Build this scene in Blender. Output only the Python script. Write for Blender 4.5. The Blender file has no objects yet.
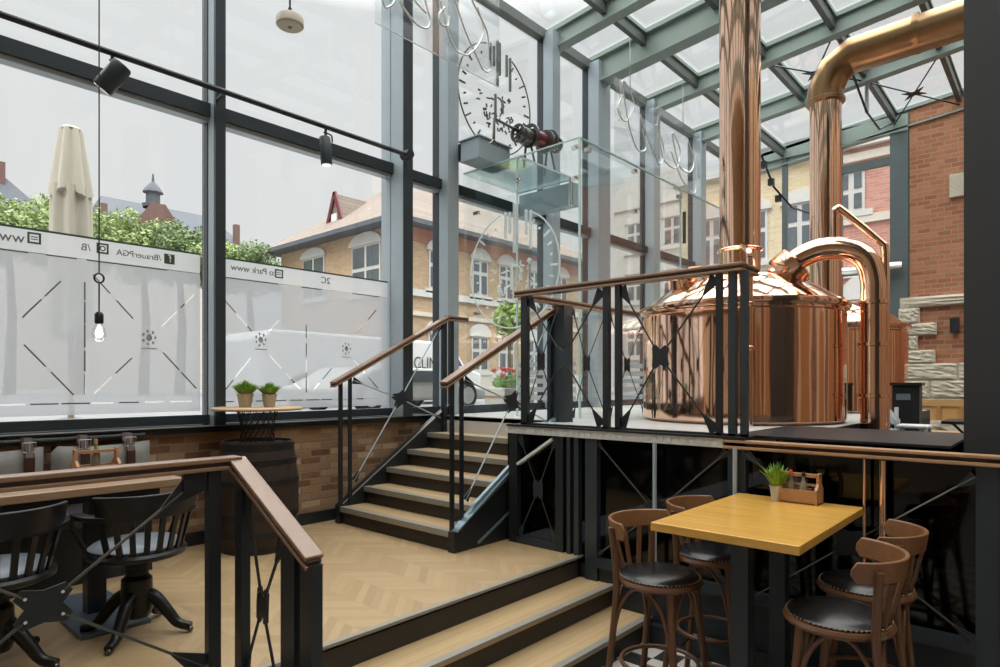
import bpy, bmesh, math, random
from mathutils import Vector, Matrix
from mathutils.geometry import delaunay_2d_cdt
random.seed(7)
V = Vector
PI = math.pi
COL = bpy.context.scene.collection
sc = bpy.context.scene

# ------------------------------------------------------------------ geometry helpers
class MB:
    def __init__(s):
        s.bm = bmesh.new()
    def box(s, x0, x1, y0, y1, z0, z1):
        v = [s.bm.verts.new((x, y, z)) for x in (x0, x1) for y in (y0, y1) for z in (z0, z1)]
        for f in ((0, 1, 3, 2), (4, 6, 7, 5), (0, 4, 5, 1), (2, 3, 7, 6), (0, 2, 6, 4), (1, 5, 7, 3)):
            s.bm.faces.new([v[i] for i in f])
        return s
    def bar(s, p, q, w, h, up=(0, 0, 1)):
        p, q = V(p), V(q)
        d = (q - p).normalized()
        a = d.cross(V(up))
        if a.length < 1e-4:
            a = d.cross(V((1, 0, 0)))
        a.normalize()
        b = a.cross(d).normalized()
        a = a * w / 2
        b = b * h / 2
        r = [[s.bm.verts.new(c + i * a + j * b) for i, j in ((-1, -1), (1, -1), (1, 1), (-1, 1))] for c in (p, q)]
        for k in range(4):
            s.bm.faces.new((r[0][k], r[0][(k + 1) % 4], r[1][(k + 1) % 4], r[1][k]))
        s.bm.faces.new(r[0][::-1])
        s.bm.faces.new(r[1])
        return s
    def tube(s, pts, r, n=8, closed=False, flat=1.0):
        pts = [V(p) for p in pts]
        m = len(pts)
        rad = r if isinstance(r, (list, tuple)) else [r] * m
        rings = []
        u = None
        for i in range(m):
            if closed:
                t = (pts[(i + 1) % m] - pts[i - 1]).normalized()
            else:
                t = (pts[min(i + 1, m - 1)] - pts[max(i - 1, 0)]).normalized()
            if u is None:
                u = t.cross(V((0, 0, 1)))
                if u.length < 1e-3:
                    u = t.cross(V((1, 0, 0)))
            u = (u - t * u.dot(t))
            u.normalize()
            w = t.cross(u)
            rings.append([s.bm.verts.new(pts[i] + (u * math.cos(2 * PI * k / n) + w * math.sin(2 * PI * k / n) * flat) * rad[i]) for k in range(n)])
        for i in range(m if closed else m - 1):
            a, b = rings[i], rings[(i + 1) % m]
            for k in range(n):
                s.bm.faces.new((a[k], a[(k + 1) % n], b[(k + 1) % n], b[k]))
        if not closed:
            s.bm.faces.new(rings[0][::-1])
            s.bm.faces.new(rings[-1])
        return s
    def cyl(s, p, q, r, n=16, r2=None):
        return s.tube([p, q], [r, r if r2 is None else r2], n)
    def lathe(s, prof, c=(0, 0, 0), n=32, M=None):
        M = M or Matrix.Identity(3)
        c = V(c)
        rings = []
        for r, z in prof:
            if r < 1e-5:
                rings.append([s.bm.verts.new(c + M @ V((0, 0, z)))])
            else:
                rings.append([s.bm.verts.new(c + M @ V((r * math.cos(2 * PI * k / n), r * math.sin(2 * PI * k / n), z))) for k in range(n)])
        for a, b in zip(rings, rings[1:]):
            for k in range(n):
                k2 = (k + 1) % n
                f = [a[k % len(a)], a[k2 % len(a)], b[k2 % len(b)], b[k % len(b)]]
                g = []
                for x in f:
                    if x not in g:
                        g.append(x)
                if len(g) > 2:
                    s.bm.faces.new(g)
        return s
    def prism(s, poly, vec):
        vec = V(vec)
        a = [s.bm.verts.new(V(p)) for p in poly]
        b = [s.bm.verts.new(V(p) + vec) for p in poly]
        n = len(a)
        s.bm.faces.new(a)
        s.bm.faces.new(b[::-1])
        for k in range(n):
            s.bm.faces.new((a[k], b[k], b[(k + 1) % n], a[(k + 1) % n]))
        return s
    def face(s, pts):
        s.bm.faces.new([s.bm.verts.new(V(p)) for p in pts])
        return s
    def ball(s, c, rx, ry=None, rz=None, n=12, m=8):
        ry = rx if ry is None else ry
        rz = rx if rz is None else rz
        prof = [(math.sin(PI * i / m), -math.cos(PI * i / m)) for i in range(m + 1)]
        M = Matrix(((rx, 0, 0), (0, ry, 0), (0, 0, rz)))
        return s.lathe([(0 if r < 1e-4 else r, z) for r, z in prof], c, n, M)
    def arcband(s, c, r, a0, a1, z0, z1, th, n=20, ends=0.0, lean=0.0):
        """curved board: arc about c, angles in degrees, ends rounded by dropping the height"""
        rings = []
        for i in range(n + 1):
            t = i / n
            a = math.radians(a0 + (a1 - a0) * t)
            e = min(t, 1 - t)
            k = 1.0 if e > ends or ends == 0 else math.sqrt(max(0.08, 1 - (1 - e / ends) ** 2))
            zm, hh = (z0 + z1) / 2, (z1 - z0) / 2 * k
            row = []
            for rr, zz in ((r, zm - hh), (r + th, zm - hh), (r + th + lean, zm + hh), (r + lean, zm + hh)):
                row.append(s.bm.verts.new((c[0] + rr * math.cos(a), c[1] + rr * math.sin(a), c[2] + zz)))
            rings.append(row)
        for a, b in zip(rings, rings[1:]):
            for k in range(4):
                s.bm.faces.new((a[k], a[(k + 1) % 4], b[(k + 1) % 4], b[k]))
        s.bm.faces.new(rings[0][::-1])
        s.bm.faces.new(rings[-1])
        return s
    def leaves(s, c, rad, n, size, shell=0.55):
        c = V(c)
        for _ in range(n):
            d = V((random.gauss(0, 1), random.gauss(0, 1), random.gauss(0, 1))).normalized()
            k = shell + (1 - shell) * random.random()
            p = c + V((d.x * rad[0], d.y * rad[1], d.z * rad[2])) * k
            a = V((random.gauss(0, 1), random.gauss(0, 1), random.gauss(0, 1))).normalized()
            b = a.cross(d + V((0.01, 0.02, 0.3)))
            if b.length < 1e-3:
                continue
            b.normalize()
            z = size * (0.6 + 0.8 * random.random())
            s.face([p - a * z, p + b * z * 0.5, p + a * z, p - b * z * 0.5])
        return s
    def blade(s, base, tip, w, bend=0.3):
        base, tip = V(base), V(tip)
        d = tip - base
        side = d.cross(V((0, 0, 1)))
        if side.length < 1e-4:
            side = V((1, 0, 0))
        side.normalize()
        mid = base + d * 0.55 + V((0, 0, bend * d.length * 0.3))
        a = [base - side * w / 2, base + side * w / 2]
        m = [mid - side * w * 0.45, mid + side * w * 0.45]
        vv = [s.bm.verts.new(p) for p in (a[0], a[1], m[1], m[0], tip)]
        s.bm.faces.new(vv[:4])
        s.bm.faces.new((vv[3], vv[2], vv[4]))
        return s
    def build(s, name, mat, parent=None, smooth=None, bevel=0, world=True, kind=None, label=None):
        bmesh.ops.recalc_face_normals(s.bm, faces=s.bm.faces)
        me = bpy.data.meshes.new(name)
        if parent is not None and world:
            off = V((0, 0, 0))
            q = parent
            while q is not None:
                off = off + q.location
                q = q.parent
            if off.length > 0:
                bmesh.ops.translate(s.bm, verts=s.bm.verts, vec=-off)
        s.bm.to_mesh(me)
        s.bm.free()
        me.materials.append(mat)
        o = bpy.data.objects.new(name, me)
        COL.objects.link(o)
        if parent is not None:
            o.parent = parent
        if smooth:
            for p in me.polygons:
                p.use_smooth = True
            me.set_sharp_from_angle(angle=math.radians(smooth))
        if bevel:
            b = o.modifiers.new('bevel', 'BEVEL')
            b.width = bevel
            b.segments = 2
            b.limit_method = 'ANGLE'
        if kind:
            o['kind'] = kind
        if label:
            o['label'] = label
        return o

def B(*a):
    return MB().box(*a)

def tag(o, label, cat, group=None):
    o['label'] = label
    o['category'] = cat
    if group:
        o['group'] = group
    return o

def thing(name, label, cat, loc=(0, 0, 0), group=None):
    o = bpy.data.objects.new(name, None)
    o.empty_display_size = 0.1
    COL.objects.link(o)
    o.location = loc
    return tag(o, label, cat, group)

def struct(name, label=None, cat=None):
    o = bpy.data.objects.new(name, None)
    o.empty_display_size = 0.1
    COL.objects.link(o)
    o['kind'] = 'structure'
    if label:
        tag(o, label, cat)
    return o

def st(o, label, cat):
    o['kind'] = 'structure'
    return tag(o, label, cat)

def copy_tree(o, parent=None):
    c = o.copy()
    COL.objects.link(c)
    c.parent = parent
    for ch in [x for x in COL.objects if x.parent == o]:
        copy_tree(ch, c)
    return c

def text(name, body, mat, loc, size, rotz=0.0, parent=None, mirror=False, extrude=0.002, sx=1.0):
    cu = bpy.data.curves.new(name, 'FONT')
    cu.body = body
    cu.size = size
    cu.extrude = extrude
    cu.align_x = 'CENTER'
    cu.align_y = 'CENTER'
    cu.materials.append(mat)
    tmp = bpy.data.objects.new(name, cu)
    COL.objects.link(tmp)
    bpy.context.view_layer.update()
    me = bpy.data.meshes.new_from_object(tmp.evaluated_get(bpy.context.evaluated_depsgraph_get()))
    bpy.data.objects.remove(tmp)
    bpy.data.curves.remove(cu)
    me.transform(Matrix.Rotation(rotz, 4, 'Z') @ Matrix.Rotation(PI / 2, 4, 'X') @ Matrix.Diagonal((sx, 1, 1, 1)))
    o = bpy.data.objects.new(name, me)
    COL.objects.link(o)
    off = V((0, 0, 0))
    q = parent
    while q is not None:
        off = off + q.location
        q = q.parent
    o.location = V(loc) - off
    o.parent = parent
    return o

# ------------------------------------------------------------------ material helpers
def newmat(name):
    m = bpy.data.materials.new(name)
    m.use_nodes = True
    nt = m.node_tree
    bs = nt.nodes['Principled BSDF']
    return m, nt, bs, nt.nodes['Material Output']

def nd(nt, t, **kw):
    n = nt.nodes.new(t)
    for k, v in kw.items():
        setattr(n, k, v)
    return n

def mth(nt, op, a, b=None):
    n = nd(nt, 'ShaderNodeMath', operation=op)
    for i, x in enumerate((a, b)):
        if x is None:
            continue
        if isinstance(x, (int, float)):
            n.inputs[i].default_value = x
        else:
            nt.links.new(x, n.inputs[i])
    return n.outputs[0]

def mixc(nt, fac, a, b, mode='MIX'):
    n = nd(nt, 'ShaderNodeMix', data_type='RGBA', blend_type=mode)
    for i, x in ((0, fac), (6, a), (7, b)):
        if isinstance(x, (int, float)):
            n.inputs[i].default_value = x
        elif isinstance(x, tuple):
            n.inputs[i].default_value = (*x, 1)
        else:
            nt.links.new(x, n.inputs[i])
    return n.outputs[2]

def objco(nt):
    return nd(nt, 'ShaderNodeTexCoord').outputs['Object']

def noise(nt, vec, scale, detail=3, rough=0.5, stretch=None):
    if stretch:
        mp = nd(nt, 'ShaderNodeMapping')
        mp.inputs['Scale'].default_value = stretch
        nt.links.new(vec, mp.inputs[0])
        vec = mp.outputs[0]
    n = nd(nt, 'ShaderNodeTexNoise')
    n.inputs['Scale'].default_value = scale
    n.inputs['Detail'].default_value = detail
    n.inputs['Roughness'].default_value = rough
    nt.links.new(vec, n.inputs['Vector'])
    return n.outputs[0]

def bump(nt, bs, h, dist=0.01, strength=0.5):
    b = nd(nt, 'ShaderNodeBump')
    b.inputs['Strength'].default_value = strength
    b.inputs['Distance'].default_value = dist
    nt.links.new(h, b.inputs['Height'])
    nt.links.new(b.outputs[0], bs.inputs['Normal'])

def plain(name, c, rough=0.5, metal=0.0, vary=0.12, nscale=8, bmp=0.0, emit=None, spec=None, coat=0):
    m, nt, bs, out = newmat(name)
    co = objco(nt)
    n = noise(nt, co, nscale, 4)
    d = tuple(max(0, x * (1 - vary)) for x in c)
    l = tuple(min(1, x * (1 + vary)) for x in c)
    nt.links.new(mixc(nt, n, d, l), bs.inputs['Base Color'])
    bs.inputs['Roughness'].default_value = rough
    bs.inputs['Metallic'].default_value = metal
    if spec is not None:
        bs.inputs['Specular IOR Level'].default_value = spec
    if coat:
        bs.inputs['Coat Weight'].default_value = coat
        bs.inputs['Coat Roughness'].default_value = 0.1
    if bmp:
        bump(nt, bs, noise(nt, co, nscale * 4, 4), bmp)
    if emit:
        bs.inputs['Emission Color'].default_value = (*emit[:3], 1)
        bs.inputs['Emission Strength'].default_value = emit[3]
    return m

def wood(name, c1, c2, axis=0, rough=0.4, scale=6, plank=None, coat=0):
    """wood with grain along an axis (0,1,2); plank = (width axis, plank width)"""
    m, nt, bs, out = newmat(name)
    co = objco(nt)
    stc = [14.0, 14.0, 14.0]
    stc[axis] = 1.0
    g = noise(nt, co, scale, 6, 0.65, tuple(stc))
    g2 = noise(nt, co, scale * 0.35, 3, 0.5, tuple(x * 0.6 for x in stc))
    f = mth(nt, 'MULTIPLY_ADD', g, 0.7)
    f.node.inputs[2].default_value = 0.0
    f = mth(nt, 'ADD', f, mth(nt, 'MULTIPLY', g2, 0.35))
    col = mixc(nt, f, c1, c2)
    if plank:
        sp = nd(nt, 'ShaderNodeSeparateXYZ')
        nt.links.new(co, sp.inputs[0])
        idx = mth(nt, 'DIVIDE', sp.outputs[plank[0]], plank[1])
        wn = nd(nt, 'ShaderNodeTexWhiteNoise', noise_dimensions='1D')
        nt.links.new(mth(nt, 'FLOOR', idx), wn.inputs['W'])
        col = mixc(nt, mth(nt, 'MULTIPLY', wn.outputs[0], 0.35), col, tuple(x * 0.6 for x in c1))
        fr = mth(nt, 'FRACT', idx)
        col = mixc(nt, mth(nt, 'LESS_THAN', fr, 0.02), col, tuple(x * 0.4 for x in c1))
    nt.links.new(col, bs.inputs['Base Color'])
    bs.inputs['Roughness'].default_value = rough
    if coat:
        bs.inputs['Coat Weight'].default_value = coat
        bs.inputs['Coat Roughness'].default_value = 0.15
    bump(nt, bs, g, 0.002, 0.3)
    return m

def brick(name, cols, mortar, u=0, bw=0.24, bh=0.077, mw=0.008, rough=0.85, vary=0.5):
    """bricks on a vertical wall whose horizontal axis is u (0 = X, 1 = Y)"""
    m, nt, bs, out = newmat(name)
    co = objco(nt)
    sp = nd(nt, 'ShaderNodeSeparateXYZ')
    nt.links.new(co, sp.inputs[0])
    cb = nd(nt, 'ShaderNodeCombineXYZ')
    nt.links.new(sp.outputs[u], cb.inputs[0])
    nt.links.new(sp.outputs[2], cb.inputs[1])
    b = nd(nt, 'ShaderNodeTexBrick')
    b.inputs['Scale'].default_value = 1
    b.inputs['Brick Width'].default_value = bw
    b.inputs['Row Height'].default_value = bh
    b.inputs['Mortar Size'].default_value = mw
    b.inputs['Mortar Smooth'].default_value = 0.3
    b.inputs['Color1'].default_value = (0, 0, 0, 1)
    b.inputs['Color2'].default_value = (1, 1, 1, 1)
    b.inputs['Mortar'].default_value = (0.5, 0.5, 0.5, 1)
    nt.links.new(cb.outputs[0], b.inputs['Vector'])
    r = nd(nt, 'ShaderNodeValToRGB')
    r.color_ramp.interpolation = 'LINEAR'
    while len(r.color_ramp.elements) < len(cols):
        r.color_ramp.elements.new(0.5)
    for i, c in enumerate(cols):
        r.color_ramp.elements[i].position = i / (len(cols) - 1)
        r.color_ramp.elements[i].color = (*c, 1)
    n2 = noise(nt, co, 14, 4, 0.6)
    f = mth(nt, 'ADD', mth(nt, 'MULTIPLY', b.outputs['Color'], 1 - vary), mth(nt, 'MULTIPLY', n2, vary))
    nt.links.new(f, r.inputs[0])
    col = mixc(nt, b.outputs['Fac'], r.outputs[0], mortar)
    nt.links.new(col, bs.inputs['Base Color'])
    bs.inputs['Roughness'].default_value = rough
    h = mth(nt, 'SUBTRACT', mth(nt, 'MULTIPLY', n2, 0.5), b.outputs['Fac'])
    bump(nt, bs, h, 0.012, 0.8)
    return m

def glassy(name, tint=(1, 1, 1), refl=0.04, rough=0.0, gl=(1, 1, 1), fres=0.2):
    m = bpy.data.materials.new(name)
    m.use_nodes = True
    nt = m.node_tree
    nt.nodes.clear()
    out = nd(nt, 'ShaderNodeOutputMaterial')
    t = nd(nt, 'ShaderNodeBsdfTransparent')
    t.inputs[0].default_value = (*tint, 1)
    g = nd(nt, 'ShaderNodeBsdfGlossy')
    g.inputs['Roughness'].default_value = rough
    g.inputs['Color'].default_value = (*gl, 1)
    lw = nd(nt, 'ShaderNodeLayerWeight')
    lw.inputs['Blend'].default_value = 0.25
    f = mth(nt, 'MULTIPLY', lw.outputs['Fresnel'], 1.0)
    f = mth(nt, 'ADD', mth(nt, 'MULTIPLY', f, fres), refl)
    mx = nd(nt, 'ShaderNodeMixShader')
    nt.links.new(f, mx.inputs[0])
    nt.links.new(t.outputs[0], mx.inputs[1])
    nt.links.new(g.outputs[0], mx.inputs[2])
    nt.links.new(mx.outputs[0], out.inputs[0])
    return m

def filmmat(name, c, see):
    m = bpy.data.materials.new(name)
    m.use_nodes = True
    nt = m.node_tree
    nt.nodes.clear()
    out = nd(nt, 'ShaderNodeOutputMaterial')
    t = nd(nt, 'ShaderNodeBsdfTransparent')
    tr = nd(nt, 'ShaderNodeBsdfTranslucent')
    tr.inputs[0].default_value = (*c, 1)
    df = nd(nt, 'ShaderNodeBsdfDiffuse')
    df.inputs[0].default_value = (*c, 1)
    m1 = nd(nt, 'ShaderNodeMixShader')
    m1.inputs[0].default_value = 0.25
    nt.links.new(tr.outputs[0], m1.inputs[1])
    nt.links.new(df.outputs[0], m1.inputs[2])
    m2 = nd(nt, 'ShaderNodeMixShader')
    co = objco(nt)
    f = mth(nt, 'MULTIPLY_ADD', noise(nt, co, 1.5, 2), 0.1)
    f.node.inputs[2].default_value = see - 0.05
    nt.links.new(f, m2.inputs[0])
    nt.links.new(m1.outputs[0], m2.inputs[1])
    nt.links.new(t.outputs[0], m2.inputs[2])
    nt.links.new(m2.outputs[0], out.inputs[0])
    return m

def chevron(name, c1, c2, W=0.42, h=0.085):
    m, nt, bs, out = newmat(name)
    co = objco(nt)
    sp = nd(nt, 'ShaderNodeSeparateXYZ')
    nt.links.new(co, sp.inputs[0])
    x, y = sp.outputs[0], sp.outputs[1]
    pp = mth(nt, 'PINGPONG', x, W)
    v = mth(nt, 'DIVIDE', mth(nt, 'ADD', y, pp), h * 1.414)
    col = mth(nt, 'FLOOR', mth(nt, 'DIVIDE', x, W))
    row = mth(nt, 'FLOOR', v)
    cb = nd(nt, 'ShaderNodeCombineXYZ')
    nt.links.new(col, cb.inputs[0])
    nt.links.new(row, cb.inputs[1])
    wn = nd(nt, 'ShaderNodeTexWhiteNoise', noise_dimensions='2D')
    nt.links.new(cb.outputs[0], wn.inputs['Vector'])
    gr = noise(nt, co, 9, 5, 0.6, (3, 3, 1))
    f = mth(nt, 'ADD', mth(nt, 'MULTIPLY', wn.outputs[0], 0.6), mth(nt, 'MULTIPLY', gr, 0.4))
    c = mixc(nt, f, c1, c2)
    e1 = mth(nt, 'LESS_THAN', mth(nt, 'FRACT', v), 0.035)
    e2 = mth(nt, 'LESS_THAN', mth(nt, 'FRACT', mth(nt, 'DIVIDE', x, W)), 0.01)
    e = mth(nt, 'MAXIMUM', e1, e2)
    c = mixc(nt, mth(nt, 'MULTIPLY', e, 0.35), c, tuple(k * 0.45 for k in c1))
    nt.links.new(c, bs.inputs['Base Color'])
    bs.inputs['Roughness'].default_value = 0.42
    return m

def checker(name, c1, c2, s):
    m, nt, bs, out = newmat(name)
    co = objco(nt)
    ck = nd(nt, 'ShaderNodeTexChecker')
    ck.inputs['Scale'].default_value = 1 / s
    mp = nd(nt, 'ShaderNodeMapping')
    mp.inputs['Location'].default_value = (0.03, 0.02, 0.5 * s)
    nt.links.new(co, mp.inputs[0])
    nt.links.new(mp.outputs[0], ck.inputs[0])
    n = noise(nt, co, 12, 4)
    ck.inputs[1].default_value = (*c1, 1)
    ck.inputs[2].default_value = (*c2, 1)
    nt.links.new(mixc(nt, mth(nt, 'MULTIPLY', n, 0.15), ck.outputs[0], (0.2, 0.18, 0.15)), bs.inputs['Base Color'])
    bs.inputs['Roughness'].default_value = 0.35
    return m

def copper(name, c, rough, wav=0.0, streak=0.12):
    m, nt, bs, out = newmat(name)
    co = objco(nt)
    n = noise(nt, co, 3.0, 4, 0.6, (1, 1, 0.25))
    nt.links.new(mixc(nt, n, tuple(x * (1 - streak) for x in c), tuple(min(1, x * (1 + streak)) for x in c)), bs.inputs['Base Color'])
    bs.inputs['Metallic'].default_value = 1
    bs.inputs['Roughness'].default_value = rough
    if wav:
        bump(nt, bs, noise(nt, co, 5, 2, 0.4, (1, 1, 0.12)), wav, 0.5)
    return m

M = {}
M['steel'] = plain('black_steel', (0.020, 0.024, 0.028), 0.38, 0.3, 0.2, 6)
M['frame'] = plain('slate_frame_paint', (0.40, 0.465, 0.505), 0.38, 0.2, 0.08, 4)
M['dframe'] = plain('dark_and_shaded_frame_paint', (0.030, 0.040, 0.048), 0.4, 0.2, 0.15, 4)  # dark parts, and painted shade on two mullion fronts
M['roof'] = plain('grey_green_roof_steel', (0.27, 0.335, 0.30), 0.45, 0.1, 0.08, 3)
M['roofd'] = plain('dark_roof_steel', (0.10, 0.115, 0.105), 0.45, 0.1, 0.1, 3)
M['gframe'] = plain('grey_green_frame_paint', (0.11, 0.14, 0.14), 0.45, 0.1, 0.08, 4)
M['charcoal'] = plain('charcoal_paint', (0.028, 0.029, 0.030), 0.65, 0, 0.1, 3)
M['glass'] = glassy('window_glass', (0.97, 0.985, 0.98), 0.02)
M['glassg'] = glassy('vestibule_glass', (0.955, 0.98, 0.975), 0.025)
M['glassr'] = glassy('canopy_glass', (0.74, 0.83, 0.83), 0.20, 0.08)
M['glassb'] = glassy('sign_plate_glass', (0.97, 0.98, 0.985), 0.05, 0.05)
M['glassd'] = glassy('dark_panel_glass', (0.13, 0.135, 0.14), 0.025, 0.06, fres=0.15)
M['edge'] = plain('glass_edge', (0.58, 0.74, 0.71), 0.15, 0, 0.1, 4)
M['film'] = filmmat('frosted_film', (0.54, 0.55, 0.57), 0.18)
M['filmtop'] = filmmat('white_film_band', (0.70, 0.70, 0.71), 0.10)
M['frost'] = filmmat('etched_glass', (0.92, 0.95, 0.95), 0.35)
M['ink'] = plain('grey_ink', (0.13, 0.15, 0.13), 0.6)
M['inkl'] = plain('pale_grey_ink', (0.34, 0.34, 0.34), 0.6)
M['inkd'] = plain('dark_ink', (0.05, 0.055, 0.055), 0.6)
M['inkg'] = plain('green_ink', (0.045, 0.085, 0.055), 0.6)
M['oldbrick'] = brick('old_mixed_brick', [(0.06, 0.035, 0.02), (0.21, 0.10, 0.05), (0.35, 0.20, 0.10), (0.27, 0.15, 0.08), (0.46, 0.31, 0.18), (0.60, 0.47, 0.32)], (0.27, 0.20, 0.135), 0, 0.20, 0.066, 0.008, vary=0.22)
M['redbrick'] = brick('pier_red_brick', [(0.30, 0.10, 0.05), (0.43, 0.17, 0.085), (0.52, 0.23, 0.12)], (0.42, 0.29, 0.20), 1, 0.20, 0.083, 0.009, vary=0.25)
M['yelx'] = brick('yellow_brick_x', [(0.42, 0.27, 0.15), (0.50, 0.34, 0.20), (0.55, 0.40, 0.26)], (0.50, 0.40, 0.30), 0, vary=0.3)
M['yely'] = brick('yellow_brick_y', [(0.46, 0.29, 0.16), (0.54, 0.36, 0.215), (0.59, 0.42, 0.27)], (0.52, 0.42, 0.31), 1, vary=0.3)
M['creamy'] = brick('cream_brick_y', [(0.60, 0.47, 0.28), (0.68, 0.55, 0.34), (0.74, 0.62, 0.42)], (0.68, 0.60, 0.46), 1, vary=0.3)
M['rosy'] = brick('rose_brick_y', [(0.48, 0.20, 0.15), (0.56, 0.26, 0.20), (0.62, 0.32, 0.25)], (0.6, 0.42, 0.36), 1, vary=0.3)
M['terra'] = plain('terracotta_band', (0.47, 0.22, 0.155), 0.8, 0, 0.2, 5)
M['stucco'] = plain('white_stucco', (0.62, 0.60, 0.57), 0.9, 0, 0.06, 3)
M['palestone'] = plain('pale_stone', (0.66, 0.60, 0.52), 0.9, 0, 0.12, 3)
M['sand'] = plain('sandstone', (0.58, 0.52, 0.41), 0.9, 0, 0.22, 5, 0.03)
M['rooftile'] = brick('roof_tile', [(0.21, 0.165, 0.135), (0.25, 0.20, 0.165), (0.29, 0.235, 0.195)], (0.17, 0.14, 0.115), 1, 0.25, 0.16, 0.01, vary=0.4)
M['slate'] = plain('slate_roof', (0.11, 0.12, 0.14), 0.8, 0, 0.15, 2)
M['farbrick'] = plain('far_brick', (0.19, 0.11, 0.09), 0.9, 0, 0.15, 1)
M['pane'] = plain('house_window_pane', (0.10, 0.115, 0.13), 0.12, 0, 0.2, 2, spec=0.6)
M['asphalt'] = plain('street_paving', (0.20, 0.20, 0.20), 0.9, 0, 0.12, 2)
M['ledge'] = plain('pale_ledge', (0.42, 0.43, 0.44), 0.5, 0.2, 0.06, 4)
M['floor'] = chevron('oak_chevron_parquet', (0.325, 0.215, 0.108), (0.45, 0.318, 0.175), 0.24, 0.05)
M['tread'] = wood('oak_tread', (0.36, 0.235, 0.115), (0.57, 0.41, 0.22), 1, 0.45, 5, (0, 0.095))
M['treadx'] = wood('oak_tread_x', (0.36, 0.235, 0.115), (0.57, 0.41, 0.22), 0, 0.45, 5, (1, 0.095))
M['riser'] = plain('dark_riser', (0.026, 0.021, 0.018), 0.55, 0, 0.2, 5)
M['nosing'] = plain('aluminium_nosing', (0.31, 0.29, 0.25), 0.42, 0.3, 0.08, 20)
M['checker'] = checker('black_and_white_tiles', (0.60, 0.57, 0.50), (0.02, 0.02, 0.022), 0.15)
M['galv'] = plain('galvanised_channel', (0.72, 0.75, 0.77), 0.4, 0.1, 0.25, 24)
M['stringer'] = plain('slate_blue_steel', (0.20, 0.27, 0.30), 0.35, 0.4, 0.1, 5)
M['rail'] = wood('handrail_wood', (0.16, 0.085, 0.05), (0.34, 0.20, 0.115), 0, 0.32, 6, None, 0.3)
M['raily'] = wood('handrail_wood_y', (0.16, 0.085, 0.05), (0.34, 0.20, 0.115), 1, 0.32, 6, None, 0.3)
M['cedge'] = wood('counter_edge_wood', (0.27, 0.14, 0.07), (0.52, 0.32, 0.18), 1, 0.35, 6)
M['groove'] = plain('rail_core', (0.05, 0.022, 0.012), 0.45, 0, 0.2, 10)
M['table'] = wood('yellow_oak_tabletop', (0.34, 0.15, 0.018), (0.86, 0.50, 0.115), 1, 0.25, 2.2, None, 0.3)
M['ltable'] = wood('brown_tabletop', (0.24, 0.14, 0.075), (0.42, 0.27, 0.16), 0, 0.3, 5, None, 0.3)
M['stool'] = wood('stool_beech', (0.062, 0.025, 0.011), (0.17, 0.072, 0.030), 2, 0.38, 5, None, 0.0)
M['stoolr'] = wood('stool_rail_beech', (0.10, 0.042, 0.018), (0.28, 0.125, 0.05), 0, 0.36, 5, None, 0.0)
M['leather'] = plain('black_leather', (0.007, 0.007, 0.008), 0.27, 0, 0.2, 30, 0.001)
M['nails'] = plain('brass_nails', (0.35, 0.24, 0.12), 0.3, 0.9, 0.1, 20)
M['blackwood'] = plain('black_lacquer_wood', (0.006, 0.006, 0.007), 0.33, 0, 0.2, 10, spec=0.35)
M['greypad'] = plain('grey_seat_pad', (0.17, 0.19, 0.215), 0.45, 0, 0.1, 20)
M['cushion'] = plain('grey_cushion', (0.24, 0.235, 0.22), 0.85, 0, 0.12, 60, 0.002)
M['strap'] = plain('brown_leather_strap', (0.055, 0.022, 0.015), 0.45, 0, 0.2, 20)
M['chrome'] = plain('chrome', (0.75, 0.75, 0.75), 0.15, 1, 0.03, 4)
M['plate'] = plain('table_foot_steel', (0.10, 0.13, 0.16), 0.4, 0.4, 0.1, 8)
M['bench'] = plain('dark_bench_leather', (0.035, 0.028, 0.032), 0.4, 0, 0.15, 12)
M['boxwood'] = wood('caddy_wood', (0.28, 0.13, 0.055), (0.50, 0.28, 0.13), 0, 0.5, 6)
M['boxwoody'] = wood('caddy_wood_y', (0.28, 0.13, 0.055), (0.50, 0.28, 0.13), 1, 0.5, 6)
M['barrel'] = wood('barrel_oak', (0.012, 0.008, 0.006), (0.045, 0.027, 0.019), 2, 0.5, 5)
M['hoop'] = plain('barrel_hoop', (0.025, 0.025, 0.027), 0.45, 0.5, 0.2, 8)
M['disc'] = wood('pale_disc_wood', (0.42, 0.26, 0.13), (0.62, 0.43, 0.25), 0, 0.4, 4)
M['zinc'] = plain('zinc_pot', (0.50, 0.50, 0.48), 0.5, 0.3, 0.12, 12)
M['potgold'] = plain('tan_pot', (0.47, 0.42, 0.31), 0.45, 0.4, 0.15, 14)
M['grass'] = plain('grass_green', (0.20, 0.37, 0.06), 0.6, 0, 0.5, 40)
M['leafl'] = plain('leaf_green_light', (0.30, 0.38, 0.14), 0.7, 0, 0.45, 1.1)
M['leafd'] = plain('leaf_green_mid', (0.22, 0.30, 0.13), 0.7, 0, 0.45, 1.1)
M['laurel'] = plain('laurel_green', (0.26, 0.42, 0.06), 0.6, 0, 0.4, 6)
M['bark'] = plain('bark', (0.10, 0.07, 0.05), 0.9)
M['red'] = plain('geranium_red', (0.70, 0.05, 0.06), 0.6, 0, 0.25, 30)
M['canvas'] = plain('ivory_canvas', (0.60, 0.55, 0.46), 0.9, 0, 0.06, 6)
M['white'] = plain('white_paint', (0.80, 0.80, 0.80), 0.35, 0, 0.03, 3)
M['copper'] = copper('polished_copper', (0.93, 0.58, 0.42), 0.07, 0.012)
M['copperp'] = copper('copper_pipe', (0.93, 0.58, 0.42), 0.09, 0.004)
M['copperd'] = copper('aged_copper', (0.36, 0.225, 0.12), 0.3, 0.004, 0.35)
M['pend'] = plain('beige_enamel', (0.55, 0.50, 0.42), 0.5)
M['bulbglass'] = glassy('bulb_glass', (0.97, 0.97, 0.96), 0.08)
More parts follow.
